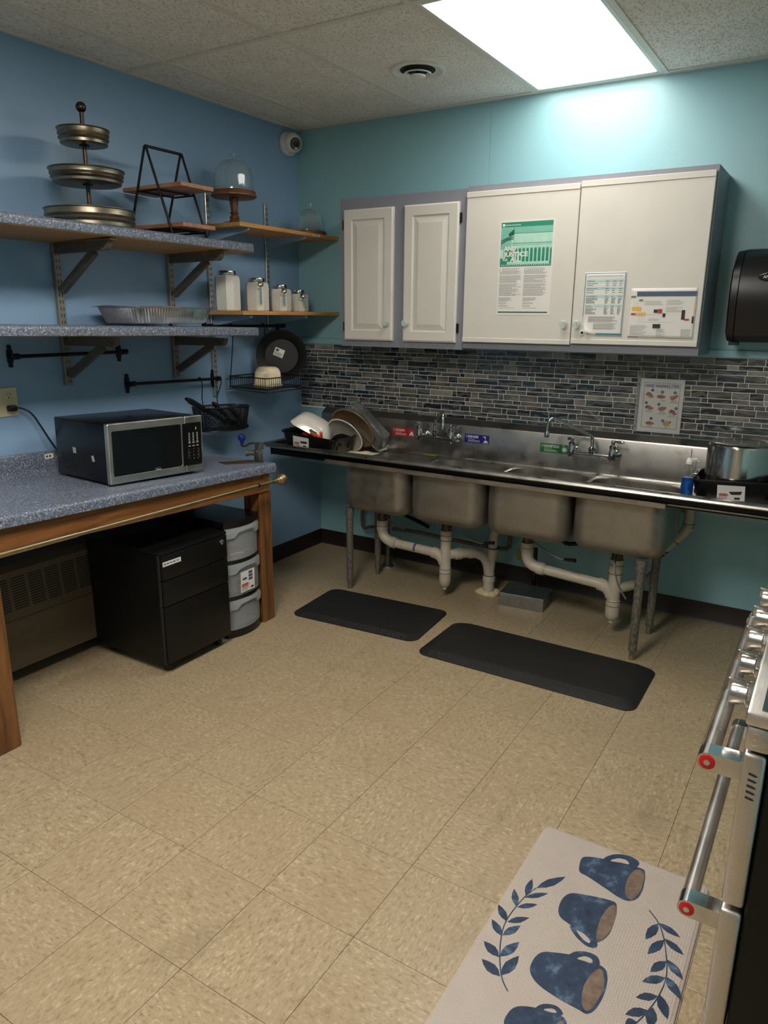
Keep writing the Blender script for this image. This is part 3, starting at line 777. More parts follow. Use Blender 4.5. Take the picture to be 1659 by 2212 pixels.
def lam_shelf(label, yn, yf, zn, zf, xf=.42, th=.038):
    t = thing('wall_shelf', label, 'shelf', (0, (yn+yf)/2, (zn+zf)/2), group='speckled laminate shelves')
    def prof(y, z, ins=0):   # z is the underside
        r = .014; P = [(.002, z), (xf-ins, z), (xf-ins, z+th-r)]
        for k in range(1, 6): a = PI/2*k/5; P.append((xf-ins-r+r*math.cos(a), z+th-r+r*math.sin(a)))
        P.append((.002, z+th)); return [(x, y, q_) for x, q_ in P]
    sl = (zf-zn)/(yf-yn)
    MB().loft([prof(yn, zn), prof(yf-.014, zf-sl*.014), prof(yf-.004, zf-sl*.004, .004), prof(yf, zf, .014)]).build('laminate_top', 'laminate', t)
    MB().loft([[(.002, y, z-.0125), (xf-.004, y, z-.003), (xf-.004, y, z-.0003), (.002, y, z-.0003)] for y, z in ((yn, zn), (yf-.004, zf))]).build('underside_board', 'board_y', t, smooth=None)
lam_shelf('upper speckled blue laminate shelf holding the tiered stand', -2.95, -1.07, 1.854, 1.848)
lam_shelf('lower speckled blue laminate shelf holding the foil pan', -2.95, -1.055, 1.477, 1.448)
for y in (-1.893, -1.253):
    tag(MB().bev(.03, .40, y-.02, y+.02, 1.8362, 1.842, .001, 1).build('shelf_cleat', 'pine_y', loc=(.2, y, 1.8362)), 'thin wooden cleat between bracket and upper speckled shelf, %s' % ('below the tiered stand' if y < -1.5 else 'below the A-frame stand'), 'cleat', 'shelf cleats')
def oak_shelf(label, z, sticker):
    t = thing('wall_shelf', label, 'shelf', (0, -.62, z), group='oak corner shelves')
    MB().bev(.018, .306, -1.046, -.1925, z-.02, z, .0015, 1).build('board', 'oak_y', t)
    for y in (-.97, -.502):
        MB().prism([(.016, -.075), (.03, -.078), (.295, -.034), (.295, -.0202), (.016, -.0202)], Fr((0, y, z), (1, 0, 0), (0, 0, 1)), -.002, .002).build('bracket', 'wall_blue', t, smooth=None)
    if sticker:
        fr = YZ((.3064, -.45, z-.018)); s_ = MB().rect(fr, .0, .07, .002, .014, .0003).build('sticker', 'paper', t, smooth=None)
        MB().lines(fr, .006, .045, .006, .006, 1, .005, .0006, 0, .008).build('sticker_writing', 'ink_dark', s_, smooth=None)
oak_shelf('upper oak corner shelf holding the two glass domes', 1.997, True)
oak_shelf('lower oak corner shelf holding the white canisters', 1.567, False)

# ------------------------------------------------------------------ tiered galvanized stand
t = thing('tiered_stand', 'three-tier galvanized metal tray stand with bronze pole and ball top', 'tiered stand', (.212, -1.849, 1.890))
cx_, cy_ = .212, -1.849
def tray(z0, z1, r0, r1):
    h = z1-z0
    P = [(.0, z0), (r0, z0), (r0+.004, z0+.002), (r0+(r1-r0)*.25, z0+h*.22), (r0+(r1-r0)*.40+.005, z0+h*.36), (r0+(r1-r0)*.42, z0+h*.48), (r0+(r1-r0)*.55+.004, z0+h*.62), (r0+(r1-r0)*.72, z0+h*.76), (r1-.004, z1-.006), (r1, z1-.003), (r1-.001, z1), (r1-.006, z1-.002), (r0+(r1-r0)*.6-.004, z0+h*.6), (r0-.004, z0+.005), (0, z0+.005)]
    MB().lathe((cx_, cy_, 0), P, 48).build('tray', 'aged_galvanized', t)
tray(1.892, 1.962, .168, .181); tray(2.062, 2.116, .130, .150); tray(2.210, 2.268, .088, .103)
MB().cyl((cx_, cy_, 1.896), (cx_, cy_, 2.336), .0085, n=16).build('pole', 'bronze', t)
MB().lathe((cx_, cy_, 2.350), [(0, -.021)]+[(.0205*math.cos(a), .0205*math.sin(a)) for a in [math.radians(d) for d in range(-75, 90, 15)]]+[(0, .0205)], 20).build('ball_finial', 'bronze', t)
for z in (2.0605, 2.2085): MB().lathe((cx_, cy_, z), [(.02, -.003), (.02, .001), (.009, .001), (.009, -.003)], 20).build('collar', 'black_metal', t)

# ------------------------------------------------------------------ A-frame stand
t = thing('display_stand', 'black A-frame two-tier display stand with wooden boards', 'display stand', (.222, -1.435, 1.8865))
def plank(z0, x0, x1):
    MB().bev(x0, x1, -1.535, -1.34, z0, z0+.018, .002, 1).build('board', 'acacia', t)
plank(2.086, .045, .425); plank(1.921, .045, .425)
for y in (-1.542, -1.333):
    q = MB()
    for x, s in ((.082, 1), (.362, -1)):
        q.tube([(x, y, 1.8905), (.222-s*.004, y, 2.262)], .0055, 10)
    q.build('side_frame', 'black_metal', t)
    MB().tube([(.08, y, 1.8925), (.364, y, 1.8925)], .0055, 10).build('foot_bar', 'black_metal', t)
    for z, a in ((2.080, .148), (1.915, .092)):
        MB().tube([(a, y, z), (.444-a, y, z)], .0045, 8).build('shelf_support', 'black_metal', t)
MB().tube([(.222, -1.542, 2.262), (.222, -1.333, 2.262)], .0065, 10).build('top_bar', 'black_metal', t)
for z, a in ((2.080, .165), (2.080, .279), (1.915, .12), (1.915, .324)):
    MB().tube([(a, -1.542, z), (a, -1.333, z)], .0045, 8).build('cross_bar', 'black_metal', t)

# ------------------------------------------------------------------ cake stand and domes
t = thing('cake_stand', 'tall turned wooden cake stand at left end of the oak shelf', 'cake stand', (.175, -.94, 1.9975))
MB().lathe((.175, -.94, 1.9975), [(0, 0), (.062, 0), (.064, .004), (.060, .010), (.030, .016), (.022, .026), (.026, .032), (.026, .038), (.020, .044), (.017, .050), (.023, .056), (.022, .060), (.016, .066), (.021, .100), (.024, .128), (.022, .130), (0, .130)], 32).build('pedestal', 'walnut', t)
MB().lathe((.175, -.94, 1.9975), [(0, .130), (.108, .130), (.117, .136), (.117, .142), (.111, .150), (.114, .158), (.110, .162), (0, .162)], 40).build('plate', 'walnut', t)
def dome(c, r, h, flare, label):
    t = thing('glass_dome', label, 'glass dome', c, group='glass domes')
    out = [(r+flare, 0), (r+flare, .006), (r, .012)]
    s = h*.48 if r > .09 else h*.42
    out += [(r*.98 if r > .09 else r*.84, s)]
    rr = out[-1][0]
    for k in range(1, 9):
        a = PI/2*k/8; out.append((max(rr*math.cos(a)**(.75), .007), s+(h-s)*math.sin(a)))
    inn = [(max(p-.005, .001), min(z, h-.005)) for p, z in out[::-1]]
    MB().lathe(c, out+inn, 40).build('dome', 'clear_glass', t)
    MB().lathe(c, [(.0, h-.001), (.007, h), (.006, h+.008), (.0155, h+.016), (.017, h+.023), (.012, h+.030), (0, h+.032)], 20).build('knob', 'clear_glass', t)
dome((.175, -.94, 2.1602), .1, .146, .006, 'large straight-sided glass dome on the tall wooden cake stand')
tag(MB().lathe((.2, -.335, 1.9975), [(0, 0), (.094, 0), (.096, .004), (.096, .018), (.092, .022), (0, .022)], 40).build('cake_plate', 'walnut', loc=(.2, -.335, 1.9975)), 'low round wooden cake plate on the oak shelf near the corner', 'cake plate')
dome((.2, -.335, 2.0202), .083, .122, .0085, 'small bell-shaped glass dome on the low wooden plate near the corner')

# ------------------------------------------------------------------ canisters
def canister(label, x, y, w, h, scoop, tilt=0):
    z = 1.5672; t = thing('canister', label, 'canister', (x, y, z), group='white ceramic canisters')
    def ring(s, zz): return [(x+(a*math.cos(.18)-b_*math.sin(.18)), y+(a*math.sin(.18)+b_*math.cos(.18)), z+zz) for a, b_ in [(u*s, v_*s) for u, v_ in ((.5, .26), (.26, .5), (-.26, .5), (-.5, .26), (-.5, -.26), (-.26, -.5), (.26, -.5), (.5, -.26))]]
    lid = .022; hb = h-lid
    MB().loft([ring(w*.9, 0), ring(w*.97, .004), ring(w, .012), ring(w, hb-.022), ring(w*.95, hb-.008), ring(w*.82, hb-.001), ring(w*.7, hb)]).build('body', 'white_ceramic', t, smooth=20)
    MB().lathe((x, y, z+hb), [(0, 0.0003), (w*.40, .0003), (w*.41, .003), (w*.41, lid-.003), (w*.395, lid), (0, lid)], 32).build('lid', 'chrome', t)
    if scoop:
        d = Vector((.82, -.57, 0)); p = Vector((x, y, z))+d*(w*.5)
        sd = Vector((.57, .82, 0))
        c0 = p+Vector((0, 0, hb-.030))
        ld = MB(); 
        ld.bev(-.018, .018, -.012, .012, -.008, .008, .005, 2)
        ld.xf(Matrix.Translation(c0+d*.004) @ Matrix.Rotation(math.atan2(d.y, d.x)+PI/2, 4, 'Z')).build('spoon_holder', 'white_ceramic', t)
        sp_ = thing('measuring_scoop', label.replace('canister', 'canister; its steel scoop') if 0 else 'steel scoop hanging on the %s' % label, 'scoop', c0, group='steel scoops')
        MB().lathe(c0+d*.020+Vector((0, 0, .019)), [(0, -.006), (.011, -.004), (.0155, .001), (.0165, .005), (.0150, .006), (.010, .001), (0, -.002)], 20, d).build('bowl', 'knob_steel', sp_)
        a = c0+d*.019+Vector((0, 0, .006)); e_ = a+Vector((0, 0, -min(hb-.055, .095)))+sd*tilt
        MB().loft([[q_+sd*s*.0055+d*o_ for s, o_ in ((-1, 0), (1, 0), (1, .002), (-1, .002))] for q_ in (a, e_)]).build('handle', 'knob_steel', sp_, smooth=None)
canister('tallest white canister, at the left end of the row', .145, -.985, .117, .202, False)
canister('second white canister from the left', .150, -.757, .113, .176, True)
canister('third white canister from the left', .150, -.556, .108, .147, True)
canister('smallest white canister, nearest the corner', .150, -.385, .096, .124, True, .018)

# ------------------------------------------------------------------ foil roasting pan on the lower shelf
zt = 1.506
t = thing('foil_pan', 'crimped aluminium foil roasting pan on the lower speckled shelf', 'foil pan', (.22, -1.56, zt))
NP = 96
def fring(hx, hy, z, crimp, lip=0):
    P = resamp(rrect(0, 0, hx, hy, .036, 8), 176); R = []
    for k, (a, b_) in enumerate(P):
        s = 1+crimp*(1 if k % 2 else -1); wv_ = lip*math.sin(a*22+b_*17)
        R.append((.222+a*s, -1.540+b_*s, z+wv_))
    return R
MB().loft([fring(.114, .202, zt, 0), fring(.118, .206, zt+.002, 0), fring(.120, .208, zt+.006, .014), fring(.136, .232, zt+.066, .012), fring(.140, .236, zt+.070, 0), fring(.156, .256, zt+.071, 0, .003), fring(.158, .258, zt+.075, 0, .003), fring(.139, .235, zt+.0725, 0), fring(.132, .228, zt+.066, .012), fring(.117, .205, zt+.005, .01), fring(.112, .2, zt+.003, 0)]).build('pan_shell', 'foil', t, smooth=25)

# ------------------------------------------------------------------ black rails
def rail(label, y0, y1, z0, z1, x=.048):
    t = thing('wall_rail', label, 'rail', (0, (y0+y1)/2, (z0+z1)/2), group='black wall rails')
    MB().tube([(x, y0-.004, z0), (x, y1+.018, z1)], .0078, 12).build('bar', 'black_metal', t)
    for y, z in ((y0, z0), (y1, z1)):
        q = MB()
        P = [(0, -.047), (.007, -.045), (.008, -.036), (.006, -.032), (.0115, -.024), (.0125, 0), (.0115, .024), (.006, .032), (.008, .036), (.007, .045), (0, .047)]
        P = P+[(-a, b_) for a, b_ in P[-2:0:-1]]
        q.prism(P, YZ((.001, y, z)), 0, .009).cyl((.009, y, z), (x, y, z), .0085, n=12).cyl((x, y-.013, z), (x, y+.013, z), .0125, n=14)
        q.build('mount', 'black_metal', t)
rail('black wall rail at far left, under the lower speckled shelf', -2.15, -1.60, 1.373, 1.373)
rail('black wall rail holding the hanging mesh basket', -1.565, -.985, 1.219, 1.206)
rail('black wall rail under the lower oak shelf', -1.03, -.42, 1.487, 1.484)

# S hooks and mesh basket
def shook(label, y, z, xe, ye, ze):
    P = [(.034, y, z-.004), (.038, y, z+.009), (.048, y, z+.0125), (.0575, y, z+.008), (.0605, y, z-.004), (.063, y+(ye-y)*.3, z-.03), (xe-.004, ye, ze+.03), (xe, ye, ze+.004), (xe+.004, ye, ze-.0065), (xe-.006, ye, ze-.0085)]
    tag(MB().tube(P, .0028, 8, smooth=2).build('hook', 'black_wire', loc=(.05, y, z)), label, 'hook', 'black s-hooks on the rail')
bx, by, bz = .118, -1.045, 1.064
shook('left black hook between the rail and the mesh basket', -1.125, 1.2095, .050, -1.115, 1.078)
shook('right black hook between the rail and the mesh basket', -.975, 1.206, .046, -1.0, 1.071)
t = thing('mesh_basket', 'black oval diamond-mesh basket hanging from the rail', 'basket', (bx, by, .935))
def oval(u, z, k=1.0):   # u angle, superellipse in x,y ; tilts down towards +y
    c, s = math.cos(u), math.sin(u); e_ = .72
    return Vector((bx+.082*k*math.copysign(abs(c)**e_, c), by+.185*k*math.copysign(abs(s)**e_, s), z - .05*(.185*k*math.copysign(abs(s)**e_, s))))
MB().tube([oval(2*PI*k/48, bz) for k in range(48)], .0042, 8, True).build('rim', 'black_wire', t)
MB().tube([oval(2*PI*k/48, bz-.125, .86) for k in range(48)], .0034, 6, True).build('base_ring', 'black_wire', t)
MB().loft([[oval(2*PI*k/40, bz-.1265, .85) for k in range(40)], [oval(2*PI*k/40, bz-.1235, .85) for k in range(40)]]).build('base', 'black_wire', t, smooth=None)
q = MB(); NW = 84
for k in range(NW):
    for s in (1, -1):
        P = []
        for j in range(6):
            f = j/5; P.append(oval(2*PI*(k+s*f*5)/NW, bz-.125*f, 1-.14*f))
        q.tube(P, .0014, 4)
stuff(q.build('mesh_wire', 'black_wire', t, smooth=None))
def util(label, a, b_, r0, r1, mat='black_plastic', head=None):
    t = thing('utensil', label, 'utensil', a, group='utensils in the mesh basket')
    a, b_ = Vector(a), Vector(b_)
    MB().tube([a, a.lerp(b_, .15), a.lerp(b_, .5), a.lerp(b_, .9), b_], [r0*.7, r0, r1, r1*1.15, r1*.6], 12).build('handle', mat, t)
    if head:
        d = (a-b_).normalized()
        MB().lathe(a+d*.02, [(0, -.012), (.02, -.008), (.027, .0), (.022, .006), (0, .004)], 18, Vector((.5, -.3, .8))).build('head', 'black_gloss', t)
util('thick black handle sticking out of the mesh basket over the microwave', (.122, -1.03, .985), (.165, -1.34, 1.135), .011, .0135, head=True)
util('short black handle lying in the mesh basket, nearest the wall', (.085, -.935, .968), (.070, -1.06, 1.084), .009, .012, head=True)
util('short black handle lying in the mesh basket, at its right end', (.158, -.93, .965), (.150, -1.02, 1.066), .010, .012, head=True)

# ------------------------------------------------------------------ hanging wire rack with black pan and butter dish
x0, x1, y0, y1, zr = .022, .312, -.885, -.575, 1.150
t = thing('hanging_rack', 'black wire rack hanging from the rail under the oak shelf', 'rack', ((x0+x1)/2, (y0+y1)/2, zr))
q = MB(); hz = .062
for z, r in ((zr+hz, .0036), (zr+.004, .003)): q.tube([(a, b_, z) for a, b_ in rrect((x0+x1)/2, (y0+y1)/2, (x1-x0)/2, (y1-y0)/2, .012, 4)], r, 6, True)
q.build('rim', 'black_wire', t)
q = MB()
def upright(a, b_): q.tube([(a, b_, zr+.004), (a, b_, zr+hz)], .0016, 5)
n = 18
for k in range(1, n):
    upright(x0+(x1-x0)*k/n, y0); upright(x0+(x1-x0)*k/n, y1); upright(x0, y0+(y1-y0)*k/n); upright(x1, y0+(y1-y0)*k/n)
stuff(q.build('side_wires', 'black_wire', t))
MB().bev(x0+.012, x1-.012, y0+.012, y1-.012, zr-.004, zr+.006, .003, 1).build('drip_tray', 'black_plastic', t)
MB().tube([(x0+.01, y0-.002, zr-.006), (x1+.002, y0-.002, zr-.016), (x1+.002, y1, zr-.012), (x0+.01, y1, zr-.006)], .003, 6).build('lower_frame', 'black_wire', t)
for y in (-.87, -.60):
    MB().tube([(.036, y, 1.482), (.040, y, 1.4965), (.050, y, 1.499), (.060, y, 1.492), (.062, y, 1.478), (.058, y, 1.40), (.044, y, 1.30), (.030, y, 1.21), (.026, y, zr+.004)], .003, 8, smooth=2).build('hanger_wire', 'black_wire', t)
pc = Vector((.150, -.562, 1.316)); pn = Vector((.60, -.79, .14)).normalized()
t = thing('pan', 'large round black pan standing in the hanging wire rack', 'pan', pc)
MB().lathe(pc, [(0, -.010), (.098, -.010), (.112, .0), (.140, .014), (.148, .018), (.148, .021), (.140, .018), (.110, .004), (.096, -.006), (0, -.006)], 56, pn).build('pan_body', 'pan_black', t)
u_ = Vector((pn.y, -pn.x, 0)).normalized()*-1; v_ = pn.cross(u_)
fr = Fr(pc+pn*-.0055, u_, v_)
rot = math.radians(-22); c_, s_ = math.cos(rot), math.sin(rot)
fr = Fr(fr.o, fr.u*c_+fr.v*s_, fr.v*c_-fr.u*s_)
st = MB().rect(fr, -.050, .008, -.012, .036, .0004).build('price_label', 'paper', t, smooth=None)
MB().rect(fr, -.044, -.026, .016, .030, .0008).lines(fr, -.046, .002, .010, -.008, 7, .0014, .0008).build('label_print', 'ink_dark', st, smooth=None)
# butter dish
t = thing('butter_dish', 'cream ribbed ceramic butter dish in the hanging wire rack', 'butter dish', (.205, -.755, 1.1565))
bxc, byc, bzc = .205, -.755, 1.1565
def rr_(hw, hh, r, z, rib=0):
    P = rrect(0, 0, hw, hh, r, 12); out = []
    for k, (a, b_) in enumerate(P):
        s = 1-(rib if k % 2 else 0); out.append((bxc+a*s, byc+b_*s, z))
    return out
MB().loft([rr_(.066, .056, .022, bzc), rr_(.072, .062, .026, bzc+.006), rr_(.072, .062, .026, bzc+.012), rr_(.06, .05, .02, bzc+.012)]).build('tray', 'cream_ceramic', t)
def dense(hw, hh, r, z, rib):
    P = rrect(0, 0, hw, hh, r, 5); Q = []
    for k in range(len(P)):
        a, c = Vector((*P[k], 0)), Vector((*P[(k+1) % len(P)], 0)); n_ = max(1, int((c-a).length/.0032))
        for j in range(n_): Q.append(a.lerp(c, j/n_))
    return Q
N_ = 96
def res(hw, hh, r, z, rib):
    P = [Vector((*p, 0)) for p in rrect(0, 0, hw, hh, r, 8)]; L = [0]
    for k in range(len(P)): L.append(L[-1]+(P[(k+1) % len(P)]-P[k]).length)
    out = []
    for j in range(N_):
        s = L[-1]*j/N_
        k = max(i for i in range(len(P)) if L[i] <= s+1e-9); f = (s-L[k])/max(1e-9, L[k+1]-L[k])
        p = P[k].lerp(P[(k+1) % len(P)], f)*(1-(rib if j % 2 else 0)); out.append((bxc+p.x, byc+p.y, z))
    return out
MB().loft([res(.064, .054, .022, bzc+.0122, .06), res(.062, .052, .022, bzc+.075, .06), res(.056, .046, .022, bzc+.098, .05), res(.044, .035, .02, bzc+.108, .01), res(.03, .022, .015, bzc+.110, 0)]).build('lid', 'cream_ceramic', t, smooth=50)

# ------------------------------------------------------------------ outlet, plug and cord
t = thing('outlet', 'ivory electrical outlet plate on the blue wall', 'outlet', (0, -2.205, 1.185))
MB().bev(.0004, .006, -2.272, -2.138, 1.124, 1.246, .003, 1).build('cover_plate', 'ivory_plastic', t)
for y in (-2.179, -2.236):
    for z in (1.212, 1.160):
        r = MB().lathe((.006, y, z), [(0, 0), (.0175, 0), (.0175, .0014), (.016, .002), (0, .002)], 22, (1, 0, 0)).build('receptacle', 'ivory_plastic', t)
        fr = YZ((.008, y, z)); MB().rect(fr, -.008, -.0055, .001, .010, .0004).rect(fr, .0055, .008, .001, .010, .0004).poly(circ(0, -.008, .0028, 10), fr, .0004).build('sockets', 'ink_dark', r, smooth=None)
t = thing('power_cord', 'black power cord plugged into the ivory outlet, running behind the microwave', 'cord', (.02, -2.179, 1.16))
MB().bev(.0086, .036, -2.197, -2.160, 1.147, 1.173, .006, 2).build('plug', 'black_plastic', t)
MB().tube([(.024, -2.164, 1.160), (.030, -2.14, 1.158), (.045, -2.105, 1.135), (.055, -2.07, 1.06), (.065, -2.035, .985), (.075, -2.01, .945), (.078, -1.98, .935)], .0042, 8, smooth=2).build('cable', 'black_plastic', t)
# ================================================================== counter on a pine frame (it slopes a little along the wall)
SL = .0345
def ct(y): return .833+(-1.195-y)*SL           # height of the worktop surface
YN = -2.86
t = thing('worktop', 'blue speckled laminate worktop with backsplash and chipped corner', 'worktop', (.32, -2.0, .82))
def cprof(y, xf=.628, ins=0):
    z = ct(y); r = .016
    P = [(.008, z-.042), (xf-ins, z-.042), (xf-ins, z-r)]
    for k in range(1, 6): a = PI/2*k/5; P.append((xf-ins-r+r*math.cos(a), z-r+r*math.sin(a)))
    P += [(.060, z), (.040, z+.008), (.030, z+.022), (.030, z+.088), (.026, z+.094), (.008, z+.094)]
    return [(x, y, q_) for x, q_ in P]
MB().loft([cprof(YN), cprof(-1.204)]).build('laminate_surface', 'laminate', t)
q = MB().loft([cprof(-1.2039), [(min(p[0], .620), p[1]+.0012, p[2]) for p in cprof(-1.2039)]])
q.build('raw_end', 'laminate', t)
MB().bev(.585, .6265, -1.2035, -1.195, ct(-1.2)-.041, ct(-1.2)-.010, .004, 2).build('chipped_corner', 'pine_z', t)
fr = YZ((.0305, -2.06, ct(-2.04)+.062)); s_ = MB().rect(fr, 0, .042, 0, .022, .0004).build('sticker', 'paper', t, smooth=None)
MB().lines(fr, .006, .03, .007, .007, 1, .008, .0007, 0, .009).build('sticker_writing', 'ink_dark', s_, smooth=None)
t = thing('table_frame', 'stained pine table frame under the blue worktop', 'table', (.32, -2.0, 0))
def board(name, y0, y1, x0, x1, dz0, dz1, mat='pine_y'):
    R = [[(x0, y, ct(y)+dz0), (x1, y, ct(y)+dz0), (x1, y, ct(y)+dz1), (x0, y, ct(y)+dz1)] for y in (y0, y1)]
    return MB().loft(R).build(name, mat, t, smooth=None)
board('apron', -2.84, -1.232, .568, .604, -.138, -.0425)
board('apron', -2.84, -1.25, .02, .05, -.138, -.0425)
board('end_rail', -1.268, -1.233, .05, .567, -.138, -.0425)
board('end_rail', -2.84, -2.805, .05, .567, -.138, -.0425)
def leg(x0, x1, y0, y1, notch=True):
    z1 = ct(y1)-.1385
    q = MB().bev(x0, x1, y0, y1, 0.0005, z1, .003, 1)
    q.build('leg', 'pine_z', t)
leg(.548, .597, -1.300, -1.258); leg(.548, .597, -1.2565, -1.214)
leg(.49, .5475, -1.300, -1.262)
leg(.535, .586, -2.735, -2.642); leg(.47, .5345, -2.735, -2.695)
leg(.05, .10, -1.31, -1.26); leg(.05, .10, -2.75, -2.65)

# brass curtain rod along the apron
t = thing('curtain_rod', 'brass curtain rod with ball finial mounted along the pine apron', 'curtain rod', (.68, -2.0, .765))
MB().tube([(.684, -1.265, .763), (.684, -2.40, .770)], .0088, 14).build('rod', 'brass', t)
MB().tube([(.684, -2.395, .770), (.684, -2.86, .773)], .0108, 14).build('outer_tube', 'brass', t)
MB().lathe((.684, -1.272, .763), [(0, -.014), (.013, -.014), (.013, -.004), (.0095, 0), (.014, .006), (.0175, .011), (.0155, .017), (.024, .025), (.029, .039), (.0275, .054), (.018, .066), (0, .068)], 24, (0, 1, 0)).build('finial', 'brass', t)
MB().cyl((.684, -1.408, .764), (.684, -1.400, .764), .0105, n=14).build('ring_joint', 'black_metal', t)
for y in (-1.29, -2.70):
    MB().tube([(.604, y, .775), (.64, y, .778), (.675, y, .762), (.690, y, .752), (.697, y, .764)], .003, 8, smooth=2).build('bracket', 'brass', t)

# can opener clamped at the far end
zb = ct(-1.28)
t = thing('can_opener', 'old crank can opener with blue knob on the worktop end', 'can opener', (.53, -1.27, zb))
MB().prism([(.40, -1.372), (.47, -1.402), (.575, -1.235), (.56, -1.222), (.49, -1.255)], XY((0, 0, zb)), .0006, .006).build('base_plate', 'tail_brass', t)
MB().bev(.525, .562, -1.252, -1.222, zb+.006, zb+.055, .004, 2).bev(.517, .548, -1.256, -1.226, zb+.05, zb+.060, .002, 1).build('post', 'galvanized', t)
MB().cyl((.495, -1.262, zb+.044), (.530, -1.245, zb+.046), .013, n=18).cyl((.488, -1.266, zb+.044), (.497, -1.261, zb+.044), .017, n=20).build('drive_gear', 'bracket_grey', t)
MB().bev(.531, .568, -1.251, -1.221, zb+.064, zb+.098, .003, 2).cyl((.548, -1.236, zb+.056), (.548, -1.236, zb+.066), .010, n=12).build('head_block', 'galvanized', t)
MB().tube([(.54, -1.236, zb+.090), (.515, -1.240, zb+.094), (.490, -1.243, zb+.088), (.468, -1.246, zb+.074), (.446, -1.248, zb+.072)], .0055, 10, smooth=1).build('crank_arm', 'tail_brass', t)
MB().lathe((.446, -1.248, zb+.074), [(0, 0), (.0075, 0), (.008, .012), (.010, .022), (.019, .034), (.021, .044), (.017, .054), (.008, .058), (0, .058)], 24).build('knob', 'blue_knob', t)

# ------------------------------------------------------------------ microwave
W, D, Hm = .478, .395, .258
y_m = -1.853
t = thing('microwave', 'black countertop microwave with stainless front frame', 'microwave', (.527, y_m, ct(y_m)), (-.02, 0, -.085), local=True)
# local frame: x forwards (front face x=0), y across, z up
MB().bev(-D, -.024, -W/2, W/2, .014, Hm, .005, 2).build('case', 'microwave_black', t)
for a in (-.05, -D+.04):
    for b_ in (-W/2+.04, W/2-.04): MB().cyl((a, b_, 0), (a, b_, .016), .014, n=12).build('foot', 'black_rubber', t)
yd = W/2-.098                          # door / panel split
fr = YZ((-.0236, 0, 0))
def frame_loft(mat, name, a0, a1, b0, b1, mg, par, d0=.0, d1=.0225, r=.006):
    def ring(m, d, rr): return [fr(p[0], p[1], d) for p in rrect((a0+a1)/2, (b0+b1)/2, (a1-a0)/2-m[0], (b1-b0)/2-m[1], rr, 4)]
    return MB().loft([ring((0, 0), d0, .003), ring((0, 0), d1-.003, .004), ring((.003, .003), d1, .004), ring(mg, d1, r), ring((mg[0]+.002, mg[1]+.002), d1-.006, r)], True, True).build(name, mat, par)
d = frame_loft('brushed', 'door', -W/2, yd-.001, .012, Hm+.002, (.0165, .030), t, r=.008)
MB().prism(rrect((-W/2+yd)/2+.004, (.012+Hm)/2+.001, (W/2+yd)/2-.0135, (Hm-.012)/2-.0275, .007, 4), fr, .012, .0195).build('window', 'black_gloss', d)
MB().rect(fr, yd-.014, yd-.0012, .040, Hm-.029, .0228).build('window_edge', 'black_gloss', d, smooth=None)
lg = MB().prism(circ(-.005, .047, .0165, 28, .0085), fr, .019, .0204).build('badge_rim', 'brushed', d)
MB().prism(circ(-.005, .047, .0148, 28, .0070), fr, .0204, .0206).build('badge', 'black_gloss', lg)
MB().text('Oster', fr, -.005, .0435, .0075, .0209, align='c', bold=.01).build('badge_letters', 'paper', lg, smooth=None)
p = frame_loft('brushed', 'control_panel', yd+.001, W/2, .012, Hm+.002, (.0075, .030), t, r=.006)
MB().prism(rrect((yd+W/2)/2-.004, (.012+Hm)/2+.001, (W/2-yd)/2-.0050, (Hm-.012)/2-.0275, .006, 4), fr, .012, .0226).build('panel_face', 'black_gloss', p)
pc_ = (yd+W/2)/2-.004
MB().rect(fr, pc_-.026, pc_+.026, .196, .214, .0228).build('display', 'microwave_black', p, smooth=None)
MB().text('8', fr, pc_+.012, .199, .012, .0230).build('display_digit', 'yellow_print', p, smooth=None)
q = MB()
for k in range(9):
    for j in range(3):
        a = pc_-.022+j*.022; b_ = .184-k*.0142
        if k < 3: q.poly(circ(a, b_, .0035, 8), fr, .0229).rect(fr, a-.006, a+.006, b_-.008, b_-.0062, .0229)
        elif k < 5: q.rect(fr, a-.007, a+.007, b_-.001, b_+.0016, .0229).rect(fr, a-.003, a+.003, b_+.003, b_+.0046, .0229)
        else: q.text('123456789*0#'[(k-5)*3+j], fr, a, b_-.002, .005, .0229, align='c')
q.rect(fr, pc_-.029, pc_-.0284, .072, .115, .0229).rect(fr, pc_+.0284, pc_+.029, .072, .115, .0229)
q.build('button_marks', 'ink_pale', p, smooth=None)
q = MB(); fs_ = Fr((0, -W/2, 0), (1, 0, 0), (0, 0, 1))
for a in range(5):
    for b_ in range(7): q.rect(fs_, -.355+a*.034, -.355+a*.034+.024, .040+b_*.0098, .0445+b_*.0098, .0004)
q.build('vent_slots', 'heater_dark', t, smooth=None)
MB().poly([(-.265, .142), (-.240, .140), (-.240, .116), (-.262, .117)], fs_, .0005).poly([(-.130, .118), (-.112, .122), (-.104, .098), (-.122, .094)], fs_, .0005).build('tape_bits', 'ink_pale', t, smooth=None)

